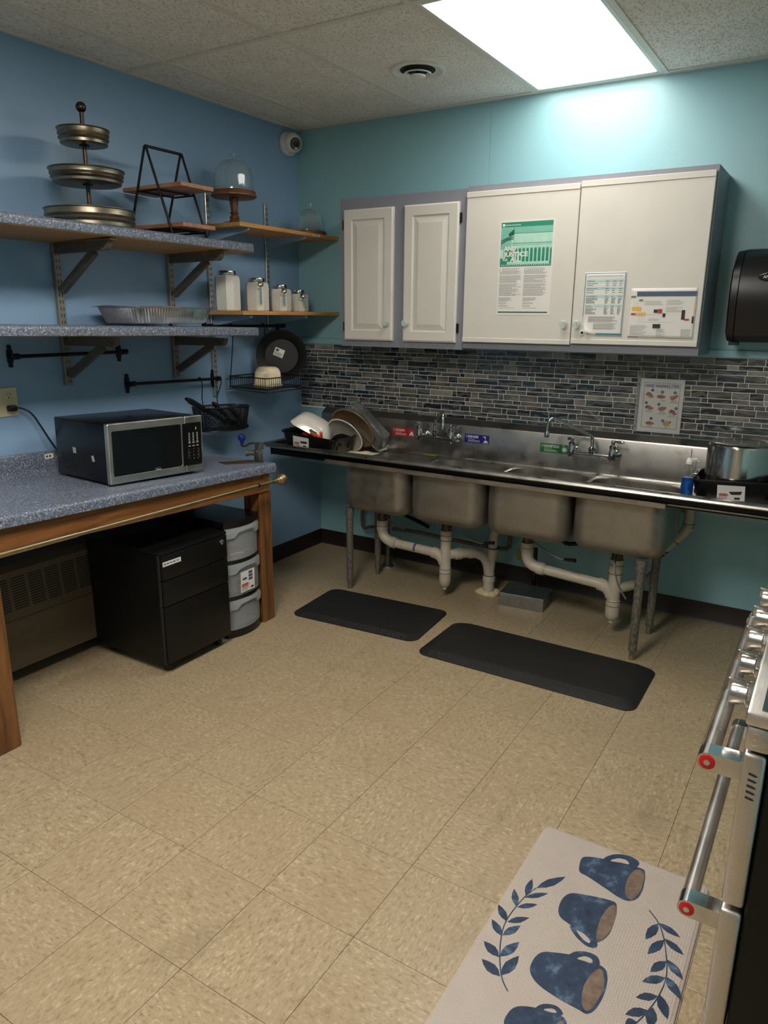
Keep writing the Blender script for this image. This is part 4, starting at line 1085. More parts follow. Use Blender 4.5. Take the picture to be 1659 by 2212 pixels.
# ------------------------------------------------------------------ filing cabinet
x0, x1, y0, y1, zc = .14, .628, -1.975, -1.574, .045
t = thing('filing_cabinet', 'black metal three-drawer filing cabinet on casters under the worktop', 'filing cabinet', ((x0+x1)/2, (y0+y1)/2, 0))
MB().bev(x0, x1-.018, y0, y1, zc, .556, .004, 1).build('body', 'black_metal', t)
MB().bev(x0-.002, x1-.002, y0-.002, y1+.002, .5562, .570, .004, 2).build('top', 'black_metal', t)
for k, (a, b_) in enumerate(((.442, .554), (.322, .438), (zc+.006, .318))):
    d = MB().bev(x1-.0178, x1, y0+.008, y1-.001, a, b_, .003, 2).build('drawer', 'black_metal', t)
    MB().box(x1-.0178, x1-.012, y0+.001, y0+.0075, a, b_).build('finger_groove', 'ink_dark', d, smooth=None)
    if k == 0:
        l = MB().lathe((x1, -1.606, .526), [(.0115, 0), (.0115, .003), (.009, .005), (.005, .0045), (0, .004)], 20, (1, 0, 0)).build('lock', 'chrome', d)
        MB().box(x1+.004, x1+.0047, -1.6075, -1.6045, .521, .531).build('keyhole', 'ink_dark', l, smooth=None)
        fr = YZ((x1, y0, .442)); lb = MB().rect(fr, .012, .115, .063, .084, .0004).build('label', 'paper', d, smooth=None)
        MB().lines(fr, .018, .106, .070, .070, 1, .0065, .0007, 0, .010).build('label_writing', 'ink', lb, smooth=None)
for a, b_ in ((x0+.06, y0+.05), (x0+.06, y1-.05), (x1-.05, y0+.045), (x1-.05, y1-.045), (x1-.12, (y0+y1)/2)):
    c = MB().cyl((a, b_-.011, .019), (a, b_+.011, .019), .0188, n=18).build('caster_wheel', 'black_rubber', t)
    MB().bev(a-.014, a+.014, b_-.017, b_+.017, .024, zc, .004, 1).build('caster_fork', 'black_plastic', c)

# ------------------------------------------------------------------ clear drawer tower
x0, x1, y0, y1 = .17, .580, -1.545, -1.309
ym = (y0+y1)/2; hw = (y1-y0)/2
t = thing('drawer_tower', 'black plastic tower with three clear drawers next to the filing cabinet', 'drawer unit', ((x0+x1)/2, ym, 0))
def bow(b_): return x1+.034*(1-((b_-ym)/hw)**2)
def slab(z0, z1, name, mat, over=.0, tt=None, xb=x0, shrink=0):
    P = [(xb, y1+over-shrink), (xb, y0-over+shrink)]
    P += [(bow(ym+(hw-shrink)*s)+over, ym+(hw+over-shrink)*s) for s in [-1+.2*k for k in range(11)]]
    return MB().prism(P, XY((0, 0, 0)), z0, z1).build(name, mat, tt or t)
slab(.0006, .036, 'base', 'black_plastic', .003); slab(.566, .598, 'top', 'black_plastic', .004)
for z in (.198, .384): slab(z, z+.014, 'divider', 'black_plastic', .002)
for y in (y0, y1): MB().box(x0, x1, y-.0 if y == y0 else y-.004, y+.004 if y == y0 else y, .036, .566).build('side_panel', 'black_plastic', t, smooth=None)
MB().box(x0, x0+.006, y0+.0045, y1-.0045, .036, .566).build('back_panel', 'black_plastic', t, smooth=None)
for k, (a, b_) in enumerate(((.038, .195), (.214, .381), (.400, .563))):
    S_ = [-.96+.16*j for j in range(13)]
    P = [(bow(ym+hw*s)-.001, ym+hw*s) for s in S_]; I = [(x_-.004, y_) for x_, y_ in P[::-1]]
    d = MB().prism(P+I, XY((0, 0, 0)), a, b_).build('drawer', 'frosted_plastic', t)
    MB().box(x0+.012, x1-.01, y0+.006, y1-.006, a, a+.003).build('drawer_floor', 'frosted_plastic', d, smooth=None)
    # upper lip with curved pull
    lip = [(bow(ym+hw*s)-.0005, ym+hw*s) for s in S_]
    lo_ = [a+(b_-a)*.68 if abs(s) > .55 else a+(b_-a)*.80+.010*(1-(s/.55)**2) for s in S_]
    R = []
    for (x_, y_), zl in zip(lip, lo_): R.append([(x_, y_, zl), (x_+.012, y_, zl+.004), (x_+.012, y_, b_-.014), (x_+.003, y_, b_-.001), (x_, y_, b_-.001)])
    MB().loft(R).build('pull_lip', 'frosted_plastic', d)
    if k == 1:
        c0 = Vector((bow(ym)+.0015, ym-.02, a)); fr = Fr((bow(ym-.02)+.0135, ym-.065, a+.020), (.0, 1, 0), (0, .02, 1))
        lb = MB().prism([(0, 0), (.098, 0), (.098, .105), (0, .105)], fr, -.0003, .0003).build('product_label', 'paper', d, smooth=None)
        MB().prism(rrect(.030, .033, .025, .0085, .008, 4), fr, .0004, .0005).build('logo_oval', 'red_print', lb, smooth=None)
        MB().text('Rubbermaid', fr, .030, .0300, .006, .0007, .042, 'c', bold=.01).build('logo_letters', 'paper', lb, smooth=None)
        q = MB()
        for j in range(3): q.rect(fr, .055, .083, .050+j*.017, .064+j*.017, .0005)
        q.rect(fr, .012, .043, .060, .072, .0005); q.build('label_picture', 'pvc_purple', lb, smooth=None)
        MB().lines(fr, .006, .06, .020, .006, 4, .0018, .0005).rect(fr, .070, .090, .008, .018, .0005).build('label_print', 'ink_dark', lb, smooth=None)
tag(MB().bev(.46, .545, -1.42, -1.345, .4035, .413, .002, 1).build('card_box', 'red_card', loc=(.5, -1.38, .4035)), 'red flat packet inside the top clear drawer', 'packet')
tag(MB().tube([(.545, -1.47, .409), (.55, -1.44, .410), (.565, -1.40, .409)], .0055, 8).build('white_stick', 'cream_ceramic', loc=(.55, -1.44, .409)), 'white stick lying inside the top clear drawer', 'stick')
tag(MB().bev(.44, .545, -1.53, -1.475, .2175, .285, .004, 1).build('container', 'cream_ceramic', loc=(.5, -1.5, .2175)), 'pale container inside the middle clear drawer', 'container')
tag(MB().lathe((.54, -1.37, .2175), [(0, 0), (.036, 0), (.04, .006), (.036, .02), (.03, .02), (.03, .006), (0, .006)], 24).build('small_dish', 'white_plastic', loc=(.54, -1.37, .2175)), 'small white dish inside the middle clear drawer', 'dish')

# ------------------------------------------------------------------ wall heater under the worktop
t = thing('wall_heater', 'beige metal wall heater with slotted louvre panel under the worktop', 'heater', (0, -2.3, .07))
ya, yb = -3.0, -1.62
MB().loft([[(.001, y, .07), (.15, y, .07), (.15, y, .292), (.001, y, .292)] for y in (ya, yb)]).build('lower_panel', 'heater_beige', t, smooth=None)
MB().loft([[(.001, y, .2945), (.15, y, .2945), (.128, y, .50), (.10, y, .525), (.001, y, .525)] for y in (ya, yb)]).build('louvre_panel', 'heater_beige', t, smooth=None)
fr = Fr((.15, ya, .2945), (0, 1, 0), (-.022, 0, .2055))
q = MB(); y = .02
while y < yb-ya-.09:
    for k in range(13): q.rect(fr, y, y+.066, .040+k*.0112, .0455+k*.0112, .0006)
    y += .079
stuff(q.build('louvre_slots', 'heater_dark', t, smooth=None))
# ================================================================== four-compartment sink
SX0, SX1, SPY, ZD = .195, 3.06, -.25, .766
t = thing('compartment_sink', 'long stainless four-compartment sink with drainboards on pipe legs', 'sink', (1.5, -.5, 0))
BX_ = [(.668, 1.084), (1.098, 1.524), (1.538, 1.966), (1.980, 2.408)]
fy0, fy1 = -.720, SPY
# deck around the bowls
q = MB(); edges = [.640, 1.091, 1.531, 1.973, 2.425]
for (a, b_), e0, e1 in zip(BX_, edges[:-1], edges[1:]):
    def rg(x0, x1, y0, y1, r, z): return [(p[0], p[1], z) for p in rrect((x0+x1)/2, (y0+y1)/2, (x1-x0)/2, (y1-y0)/2, r, 6)]
    q.loft([rg(e0, e1, fy0, fy1, 1e-4, ZD), rg(a-.004, b_+.004, -.712, -.285, .075, ZD), rg(a+.004, b_-.004, -.704, -.293, .07, ZD-.006), rg(a+.004, b_-.004, -.704, -.293, .07, ZD-.009), rg(a-.006, b_+.006, -.714, -.283, .075, ZD-.004), rg(e0, e1, fy0, fy1, 1e-4, ZD-.003)], False, False)
q.build('deck', 'stainless', t)
for (a, b_) in BX_:
    def rg(m, r, z): return [(p[0], p[1], z) for p in rrect((a+b_)/2, -.4985, (b_-a)/2-m, .206-m, max(.02, r-m*.4), 7)]
    R = [rg(.0, .078, ZD-.004), rg(.001, .078, .56), rg(.006, .078, .525), rg(.020, .076, .503), rg(.042, .07, .493), rg(.07, .06, .490), rg(.2, .004, .4895), rg(.2, .004, .4935), rg(.07, .06, .494), rg(.044, .07, .497), rg(.024, .076, .507), rg(.010, .078, .528), rg(.005, .078, .56), rg(.004, .078, ZD-.004), rg(.0, .078, ZD-.004)]
    b0 = MB().loft(R, False, False).build('bowl', 'stainless_basin', t, smooth=40)
    MB().lathe(((a+b_)/2, -.47, .4942), [(.045, 0), (.045, .002), (.03, .002), (.02, -.0005), (0, -.0005)], 24).build('drain_strainer', 'chrome', b0)
# drainboards, sloping towards the bowls
for xa, za, xb, zb_, nm in ((SX0+.004, .800, .6395, ZD, 0), (2.4255, ZD, SX1-.004, .800, 1)):
    MB().loft([[(xa, fy0, za), (xb, fy0, zb_), (xb, fy1, zb_), (xa, fy1, za)], [(xa, fy0, za-.004), (xb, fy0, zb_-.004), (xb, fy1, zb_-.004), (xa, fy1, za-.004)]]).build('drainboard', 'stainless', t, smooth=None)
def roll(o, d):   # rolled rim profile: o outward offset, height
    return [(-.000, .762), (.004, .818), (.012, .829), (.030, .832), (.050, .830), (.060, .824), (.063, .816), (.060, .811), (.054, .811), (.050, .818), (.030, .824), (.015, .822), (.010, .814), (.004, .762)]
P = roll(0, 0)
MB().loft([[(x, fy0-p[0], p[1]) for p in P] for x in (SX0, SX1)]).build('front_rim', 'stainless', t)
MB().loft([[(SX0+.004-p[0], y, p[1]) for p in P] for y in (fy0-.02, fy1)]).build('side_rim', 'stainless', t)
MB().loft([[(SX1-.004+p[0], y, p[1]) for p in P] for y in (fy0-.02, fy1)]).build('side_rim', 'stainless', t)
q = MB().bev(.595, 2.408, -.758, -.744, .756, .780, .003, 1).box(.60, 2.40, -.744, -.716, .756, .7585)
q.build('front_apron', 'stainless_dirty', t)
MB().box(SX0+.002, SX1-.002, -.732, -.7215, .763, .814).build('rim_shade_strip', 'range_black', t, smooth=None)  # black strip in place of the shade in the gap below the rim
q = MB().bev(2.41, SX1, -.752, -.738, .774, .780, .002, 1); q.build('drainboard_hem', 'stainless_dirty', t)
R = []
for x in (SX0+.01, SX1):
    R.append([(x, y, z) for y, z in ((SPY-.006, ZD+.0), (SPY, ZD+.008), (SPY, .950), (SPY+.003, .957), (U-.016, .985), (U-.016, .988), (U-.013, .988), (SPY+.008, .955), (SPY+.004, .948), (SPY+.004, ZD))])
MB().loft(R).build('splashback', 'stainless', t, smooth=25)
MB().cyl((1.86, SPY+.018, .9615), (1.86, SPY+.0165, .9585), .016, n=18).build('splash_hole', 'ink_dark', t)
MB().bev(2.405, 2.409, SPY-.0016, SPY-.0002, ZD+.02, .945, .0005, 1).build('weld_seam', 'stainless', t)
def pipe_leg(x, y, pitted):
    l = MB().cyl((x, y, .045), (x, y, .455), .0195, .0205, 20).build('leg', pitted, t)
    MB().cyl((x, y, .44), (x, y, .4915), .0245, n=20).build('socket', 'bracket_grey' if 0 else pitted, l)
    MB().lathe((x, y, 0.0004), [(0, 0), (.011, 0), (.0135, .006), (.0135, .042), (.017, .046), (.017, .052), (0, .052)], 18).build('foot', 'galvanized', l)
for x, y in ((.685, -.640), (.69, -.345), (2.318, -.685), (2.318, -.345)): pipe_leg(x, y, 'pipe_old')

# ------------------------------------------------------------------ waste pipes
def pvc(label, name='drain_pipe'): return thing(name, label, 'pipe', (1, -.47, .2), group='white drain pipes')
DY = -.47
def sleeve(t, a, b_, r=.0335): MB().cyl(a, b_, r, n=22).build('coupling', 'pvc', t)
def ringmark(t, p, ax, r=.0338):
    p = Vector(p); ax = Vector(ax).normalized(); MB().cyl(p-ax*.0012, p+ax*.0012, r, n=22).build('joint_line', 'ink_dark', t)
t = pvc('white drain pipe joining the first and second bowl, counted from the blue wall')
MB().tube([(.80, DY, .375), (.80, DY, .335), (.808, DY, .305), (.828, DY, .283), (.855, DY, .272), (.90, DY, .268)], .0305, 20, smooth=1).build('elbow', 'pvc', t)
sleeve(t, (.80, DY, .335), (.80, DY, .395)); ringmark(t, (.80, DY, .362), (0, 0, 1)); sleeve(t, (.860, DY, .2705), (.895, DY, .2685)); ringmark(t, (.897, DY, .268), (1, 0, 0), .0305)
MB().cyl((.89, DY, .268), (1.185, DY, .256), .0265, n=22).build('straight_pipe', 'pvc', t)
MB().cyl((1.02, DY, .2633), (1.034, DY, .2627), .0268, n=22).build('purple_primer', 'pvc_purple', t)
MB().tube([(1.140, DY, .2575), (1.172, DY, .252), (1.198, DY, .232), (1.21, DY, .20)], [.0335, .0325, .030, .028], 18, smooth=1).build('tee_branch', 'pvc', t)
MB().lathe((1.22, DY, 0), [(0, .052), (.012, .053), (.013, .066), (.02, .07), (.030, .086), (.0335, .105), (.0335, .180), (.030, .186), (.030, .34), (.0335, .344), (.0335, .40), (.028, .40), (0, .40)], 26).build('trap_body', 'pvc', t)
for z in (.152, .176, .345, .372): ringmark(t, (1.22, DY, z), (0, 0, 1), .0342)
MB().cyl((.80, DY, .394), (.80, DY, .4925), .0265, n=20).build('tail_piece', 'tail_brass', t)
MB().cyl((1.22, DY, .40), (1.22, DY, .4925), .0275, n=20).build('tail_piece', 'tail_brass', t)
# arm to the floor drain
FX, FY = 1.400, -.265
MB().tube([(1.24, DY+.005, .262), (1.30, DY+.07, .262), (1.34, DY+.12, .258), (1.375, DY+.165, .232), (1.392, DY+.192, .185), (1.398, DY+.203, .12)], .0285, 20, smooth=1).build('sweep_arm', 'pvc', t)
sleeve(t, (1.265, DY+.03, .262), (1.287, DY+.055, .262)); sleeve(t, (1.318, DY+.093, .2605), (1.332, DY+.110, .259))
MB().cyl((FX, FY, .02), (FX, FY, .12), .031, n=22).build('floor_stub', 'pvc', t); sleeve(t, (FX, FY, .075), (FX, FY, .112), .0365); ringmark(t, (FX, FY, .112), (0, 0, 1), .0366)
MB().tube([(FX, FY, .10), (FX+.008, FY, .20), (FX+.014, FY, .26), (FX+.016, FY, .33), (FX+.028, FY, .39), (FX+.04, FY-.02, .47)], .0265, 18, smooth=1).build('vent_riser', 'pvc', t)
sleeve(t, (FX+.010, FY, .215), (FX+.015, FY, .275)); ringmark(t, (FX+.015, FY, .277), (0, 0, 1))
q = MB()
for k in range(9):
    a = 2*PI*k/9; q.lathe((FX+.044*math.cos(a), FY+.040*math.sin(a), .0004), [(0, 0), (.02+.006*(k % 3), .0), (.022+.006*(k % 3), .008), (.012, .019+.003*(k % 2)), (0, .022)], 14)
tag(q.build('sealing_foam', 'foam', loc=(FX, FY, 0)), 'blob of cream sealing foam around the drain stub on the floor', 'foam')
t = pvc('white drain pipe joining the third and fourth bowl, counted from the blue wall')
MB().tube([(1.695, DY, .40), (1.695, DY, .35), (1.703, DY, .318), (1.724, DY, .295), (1.755, DY, .285), (1.80, DY, .281)], .0305, 20, smooth=1).build('elbow', 'pvc', t)
sleeve(t, (1.695, DY, .368), (1.695, DY, .412)); ringmark(t, (1.695, DY, .385), (0, 0, 1)); sleeve(t, (1.757, DY, .284), (1.790, DY, .2815))
MB().cyl((1.78, DY, .282), (2.12, DY, .260), .0265, n=22).build('straight_pipe', 'pvc', t)
MB().tube([(2.078, DY, .2625), (2.11, DY, .257), (2.135, DY, .236), (2.146, DY, .205)], [.0335, .0325, .030, .028], 18, smooth=1).build('tee_branch', 'pvc', t)
MB().lathe((2.158, DY, 0), [(0, .070), (.012, .071), (.013, .084), (.02, .088), (.031, .104), (.0345, .122), (.0345, .190), (.030, .196), (.030, .33), (.034, .334), (.034, .405), (.028, .405), (0, .405)], 26).build('trap_body', 'pvc', t)
for z in (.165, .19, .335, .378): ringmark(t, (2.158, DY, z), (0, 0, 1), .035)
MB().cyl((1.695, DY, .41), (1.695, DY, .4925), .027, n=20).build('tail_piece', 'tail_brass', t)
MB().cyl((2.158, DY, .405), (2.158, DY, .4925), .027, n=20).build('tail_piece', 'tail_brass', t)
MB().tube([(2.165, DY, .255), (2.20, DY+.03, .262), (2.25, DY+.12, .262), (2.28, DY+.22, .262), (2.285, DY+.31, .262)], .0265, 18, smooth=1).build('back_arm', 'pvc', t)
t = pvc('slanting white drain pipe by the wall behind the right sink legs')
DW = -.215
MB().tube([(2.425, DW, .66), (2.425, DW, .56), (2.412, DW, .52), (2.385, DW, .49), (2.345, DW, .445), (2.30, DW, .395), (2.262, DW, .355)], .0255, 18, smooth=1).build('pipe_run', 'pvc', t)
sleeve(t, (2.425, DW, .555), (2.420, DW, .535), .0285); ringmark(t, (2.425, DW, .568), (0, 0, 1), .028); ringmark(t, (2.372, DW, .475), (.7, 0, .75), .028)
MB().cyl((2.325, DW, .423), (2.285, DW, .379), .031, n=20).build('rubber_coupling', 'black_rubber', t)
for a in (.1, .85): p_ = Vector((2.325, DW, .423)).lerp(Vector((2.285, DW, .379)), a); MB().cyl(p_, p_+Vector((-.005, 0, -.0055)), .0325, n=20).build('hose_clamp', 'chrome', t)
# drain levers
def lever(label, P, grip):
    t = thing('drain_lever', label, 'lever', P[0], group='drain levers')
    MB().tube(P, .0042, 8, smooth=2).build('rod', 'galvanized', t)
    if grip: MB().tube([Vector(P[-1])+(Vector(P[-2])-Vector(P[-1])).normalized()*.005, Vector(P[-1])+(Vector(P[-1])-Vector(P[-2])).normalized()*.055], [.0075, .0105], 10).build('grip', 'black_plastic', t)
lever('drain lever under the first bowl, counted from the blue wall', [(.825, DY-.01, .425), (.88, -.50, .398), (.945, -.51, .372), (.985, -.51, .385), (1.02, -.51, .425)], False)
lever('drain lever with black grip under the second bowl', [(1.246, DY-.01, .42), (1.34, -.5, .392), (1.43, -.51, .370), (1.47, -.51, .378)], True)
lever('drain lever with black grip under the third bowl', [(1.72, DY-.01, .43), (1.82, -.54, .405), (1.90, -.56, .383), (1.93, -.565, .387)], True)
lever('bent drain lever hanging below the fourth bowl', [(2.165, DY-.03, .44), (2.175, -.58, .44), (2.183, -.605, .40), (2.196, -.61, .35), (2.215, -.61, .31), (2.249, -.61, .262)], False)
# water supply pipes against the wall
def supply(label, P, r=.011, mat='bracket_grey'):
    tag(MB().tube(P, r, 10, smooth=1).build('supply_pipe', mat, loc=P[0]), label, 'pipe', 'dark supply pipes')
WY = -.07
supply('thin dark water pipe looping beside the left sink legs', [(.68, WY, .33), (.41, WY, .33), (.392, WY, .31), (.392, WY, .20), (.41, WY, .18), (.47, WY-.02, .21), (.60, WY, .22)])
supply('long dark water pipe along the wall below the first two bowls', [(.72, WY-.05, .345), (.88, WY-.05, .30), (.92, WY-.05, .285)], .012, 'black_metal')
supply('rusty pipe along the wall between the first and second bowl', [(.63, WY, .215), (.80, WY, .225), (1.00, WY, .215), (1.30, WY, .21), (1.42, WY, .215), (1.44, WY, .235), (1.44, WY, .40)], .012, 'pipe_old')
supply('upright dark pipe behind the second trap', [(1.03, WY, .33), (1.03, WY, .12)], .012, 'black_metal')
supply('dark pipe behind the third and fourth bowls', [(1.75, WY, .42), (1.75, WY, .33), (1.78, WY, .31), (1.86, WY, .33), (1.90, WY, .40)], .012, 'black_metal')
supply('thin iron floor pipe behind the metal box', [(1.625, -.14, .0005), (1.625, -.14, .28)], .0115, 'black_metal')
tt = thing('supply_pipe', 'thin iron pipe with round floor flange behind the left sink legs', 'pipe', (.665, -.185, 0), group='dark supply pipes')
MB().cyl((.665, -.185, .006), (.665, -.185, .49), .0125, n=14).build('pipe', 'pipe_old', tt)
MB().lathe((.665, -.185, .0005), [(0, 0), (.040, 0), (.038, .006), (.016, .011), (0, .011)], 24).build('floor_flange', 'galvanized', tt)
tag(MB().loft([[(1.50, -.10, .25), (1.525, -.11, .245), (1.532, -.10, .19), (1.505, -.115, .172), (1.488, -.11, .20)], [(1.50, -.097, .25), (1.525, -.107, .245), (1.532, -.097, .19), (1.505, -.112, .172), (1.488, -.107, .20)]]).build('valve_tag', 'green_tag', loc=(1.51, -.1, .25)), 'wrinkled green tag hanging on the pipes beside the floor drain', 'tag')
# galvanized box on the floor
t = thing('metal_box', 'low galvanized metal box on the floor under the sink', 'box', (1.64, -.3, 0))
q = MB().bev(-.124, .124, -.092, .092, .0006, .068, .002, 1); q.xf(Matrix.Translation((1.638, -.295, 0)) @ Matrix.Rotation(.09, 4, 'Z')).build('case', 'galvanized', t)
q = MB().bev(-.126, .126, -.094, .094, .0682, .0745, .002, 1); q.xf(Matrix.Translation((1.638, -.295, 0)) @ Matrix.Rotation(.09, 4, 'Z')).build('lid', 'galvanized', t)

# ------------------------------------------------------------------ faucets
def faucet(label, xa, xb, z, spout, l_dir, r_dir):
    t = thing('faucet', label, 'faucet', ((xa+xb)/2, SPY, z), group='wall faucets'); yb = SPY-.075; xm = (xa+xb)/2
    MB().tube([(xa, yb, z), (xm, yb, z), (xb, yb, z)], .0115, 16).build('body_bar', 'chrome', t)
    for x, hd in ((xa, l_dir), (xb, r_dir)):
        v_ = MB().lathe((x, yb, z-.022), [(0, 0), (.014, .001), (.018, .008), (.019, .03), (.016, .055), (.0145, .062), (.018, .066), (.018, .074), (.013, .079), (.009, .080), (.009, .088), (0, .088)], 24).build('valve', 'chrome', t)
        MB().cyl((x, SPY-.008, z), (x, yb, z), .0115, n=16).lathe((x, SPY-.001, z), [(.027, 0), (.027, .004), (.019, .012), (.012, .014), (0, .014)], 26, (0, -1, 0)).build('wall_flange', 'chrome', v_)
        h = Vector((x, yb, z+.070)); d = Vector(hd).normalized()
        MB().lathe(h, [(0, -.004), (.009, -.003), (.0105, .004), (.008, .012), (0, .015)], 16).tube([h+Vector((0, 0, .005)), h+d*.018+Vector((0, 0, .007)), h+d*.045+Vector((0, 0, .009)), h+d*.056+Vector((0, 0, .008))], [.005, .0062, .0085, .004], 10).build('lever_handle', 'chrome', v_)
    MB().lathe((xm, yb, z+.006), [(0, 0), (.015, 0), (.016, .014), (.0185, .018), (.0185, .028), (.012, .033), (.010, .036), (0, .036)], 22).build('spout_socket', 'chrome', t)
    s_ = MB().tube([(xm, yb, z+.036)]+spout, .0082, 14, smooth=2).build('spout', 'chrome', t)
    e_ = Vector(spout[-1]); MB().lathe(e_, [(0, .014), (.009, .014), (.0105, .006), (.0125, 0), (.0125, -.014), (.0105, -.018), (0, -.018)], 18).build('aerator', 'chrome', s_)
zf1, zf2 = .884, .880
faucet('chrome wall faucet between the WASH and RINSE stickers', .953, 1.155, zf1, [(1.054, -.326, zf1+.088), (1.066, -.344, zf1+.101), (1.20, -.535, zf1+.175), (1.228, -.575, zf1+.183), (1.245, -.60, zf1+.165), (1.247, -.604, zf1+.118)], (.05, -1, 0), (1, -.15, 0))
faucet('chrome wall faucet to the right of the SANITIZE sticker', 1.846, 2.052, zf2, [(1.949, -.326, zf2+.084), (1.938, -.333, zf2+.102), (1.80, -.43, zf2+.178), (1.776, -.448, zf2+.187), (1.760, -.46, zf2+.17), (1.757, -.462, zf2+.108)], (-.1, -1, 0), (1, -.2, 0))

# ------------------------------------------------------------------ stickers on the splashback
def sticker(label, x0, x1, z0, z1, mat, word, sub, dg, art):
    fr = XZ((x0, SPY-.0002, z0)); W, Hh = x1-x0, z1-z0
    t = thing('sticker', label, 'sticker', (x0, SPY, z0), group='sink step stickers')
    MB().prism([(0, 0), (W, 0), (W, Hh), (0, Hh)], fr, 0, .0005).build('vinyl', mat, t, smooth=None)
    q = MB().text(word, fr, .022, Hh*.60, Hh*.27, .0007, W*.42 if len(word) < 6 else W*.54, bold=.03).text(sub, fr, .022, Hh*.42, Hh*.10, .0007, W*.26)
    q.lines(fr, .022, W*.66, Hh*.30, Hh*.14, 3, .0014, .0007)
    q.text(dg, fr, .0125, Hh*.66, Hh*.16, .0007, align='c')
    ring = circ(.0125, Hh*.72, .0075, 24); inn = circ(.0125, Hh*.72, .0066, 24)
    q.add([fr(*p, .0007) for p in ring+inn], [(k, (k+1) % 24, 24+(k+1) % 24, 24+k) for k in range(24)])
    art(q, fr, W, Hh); q.build('printed_marks', 'paper', t, smooth=None)
def a1(q, fr, W, Hh):
    q.poly(circ(W-.018, Hh*.42, .0105, 18), fr, .0007).poly(circ(W-.028, Hh*.24, .006, 12), fr, .0007).poly(circ(W-.010, Hh*.24, .006, 12), fr, .0007)
    for a, b_ in ((-.030, .72), (-.020, .82), (-.009, .70)): q.poly(circ(W+a, Hh*b_, .002, 8), fr, .0007)
def a2(q, fr, W, Hh):
    q.poly([(W-.020+.012*math.cos(a), Hh*.16+.012*math.sin(a)) for a in [PI*k/12 for k in range(13)]], fr, .0007)
    q.rect(fr, W-.036, W-.020, Hh*.74, Hh*.86, .0007).rect(fr, W-.026, W-.021, Hh*.52, Hh*.76, .0007).rect(fr, W-.038, W-.004, Hh*.09, Hh*.13, .0007)
def a3(q, fr, W, Hh):
    o_ = circ(W-.020, Hh*.46, .0125, 24); i_ = circ(W-.020, Hh*.46, .0095, 24)
    q.add([fr(*p, .0007) for p in o_+i_], [(k, (k+1) % 24, 24+(k+1) % 24, 24+k) for k in range(24)]).poly(circ(W-.020, Hh*.46, .0075, 20), fr, .0007)
    for a, b_ in ((-.030, .84), (-.024, .92), (-.006, .40)): q.poly(circ(W+a, Hh*b_, .002, 8), fr, .0007)
sticker('red WASH sticker on the sink splashback', .729, .879, .860, .908, 'sticker_red', 'WASH', 'LAVAR', '1', a1)
sticker('blue RINSE sticker on the sink splashback', 1.205, 1.355, .864, .912, 'sticker_blue', 'RINSE', 'ENJUAGAR', '2', a2)
sticker('green SANITIZE sticker on the sink splashback', 1.651, 1.803, .855, .903, 'sticker_green', 'SANITIZE', 'DESINFECTAR', '3', a3)

# ------------------------------------------------------------------ black dish drainers
def drainer(label, c, w, d, h, rz, tilt=0):
    t = thing('dish_drainer', label, 'dish drainer', c, (0, tilt, rz), group='black dish drainers', local=True)
    def rg(k, r, z): return [(p[0], p[1], z) for p in rrect(0, 0, w/2*k, d/2*k, r, 6)]
    R = [rg(.84, .03, .004), rg(.88, .035, .006), rg(.97, .04, h-.012), rg(1.03, .045, h-.010), rg(1.04, .046, h-.002), rg(1.02, .045, h), rg(.96, .04, h-.003), rg(.865, .034, .010), rg(.83, .03, .008)]
    MB().loft(R).build('tub', 'black_plastic', t)
    q = MB()
    for k in range(7): x = -w*.36+w*.72*k/6; q.box(x-.003, x+.003, -d*.38, d*.38, .010, .026)
    q.build('plate_ribs', 'black_plastic', t, smooth=None)
    fs_ = []
    for sgn in (-1, 1):
        for a in (-w*.36, w*.28):
            MB().bev(a-.014, a+.014, sgn*(d*.5*.90)-.006, sgn*(d*.5*.90)+.006, h*.30, h*.80, .004, 1).build('hook_slot', 'black_gloss', t)
    for sgn in (-1, 1):
        for b_ in (-d*.22, d*.22): MB().bev(sgn*w*.5*.925-.005, sgn*w*.5*.925+.005, b_-.022, b_+.022, h*.28, h*.78, .004, 1).build('side_grille', 'black_gloss', t)
    for a in (-w*.3, w*.3):
        for b_ in (-d*.3, d*.3): MB().cyl((a, b_, 0), (a, b_, .006), .012, n=10).build('foot', 'black_rubber', t)
    # product label on the long front side
    sl_ = (.97-.88)*d/2/(h-.018); fr = Fr((-.095 if w < .38 else -.088, -(.88*d/2)-sl_*(h*.18)-.0022, h*.18+.002), (1, 0, 0), (0, -sl_, 1))
    lb = MB().prism([(0, 0), (.108, 0), (.108, h*.62), (0, h*.62)], fr, 0, .0006).build('product_label', 'paper', t, smooth=None)
    MB().prism(rrect(.025, h*.22, .018, .006, .0055, 4), fr, .0007, .0008).build('logo_oval', 'red_print', lb, smooth=None)
    MB().text('Rubbermaid', fr, .025, h*.22-.002, .0045, .001, .030, 'c', bold=.01).build('logo_letters', 'paper', lb, smooth=None)
    MB().poly([(.045, h*.36), (.098, h*.40), (.092, h*.26), (.056, h*.24)], fr, .0008).rect(fr, .068, .090, h*.05, h*.14, .0008).lines(fr, .006, .05, h*.11, h*.06, 2, .0022, .0008).build('label_print', 'ink_dark', lb, smooth=None)
    return t
drainer('black dish drainer holding a white bowl, at the left sink end', (.405, -.555, .7888), .375, .265, .100, .06, .078)
drainer('black dish drainer holding a steel pot, at the right sink end', (2.672, -.475, .7800), .395, .300, .108, .02, -.055)

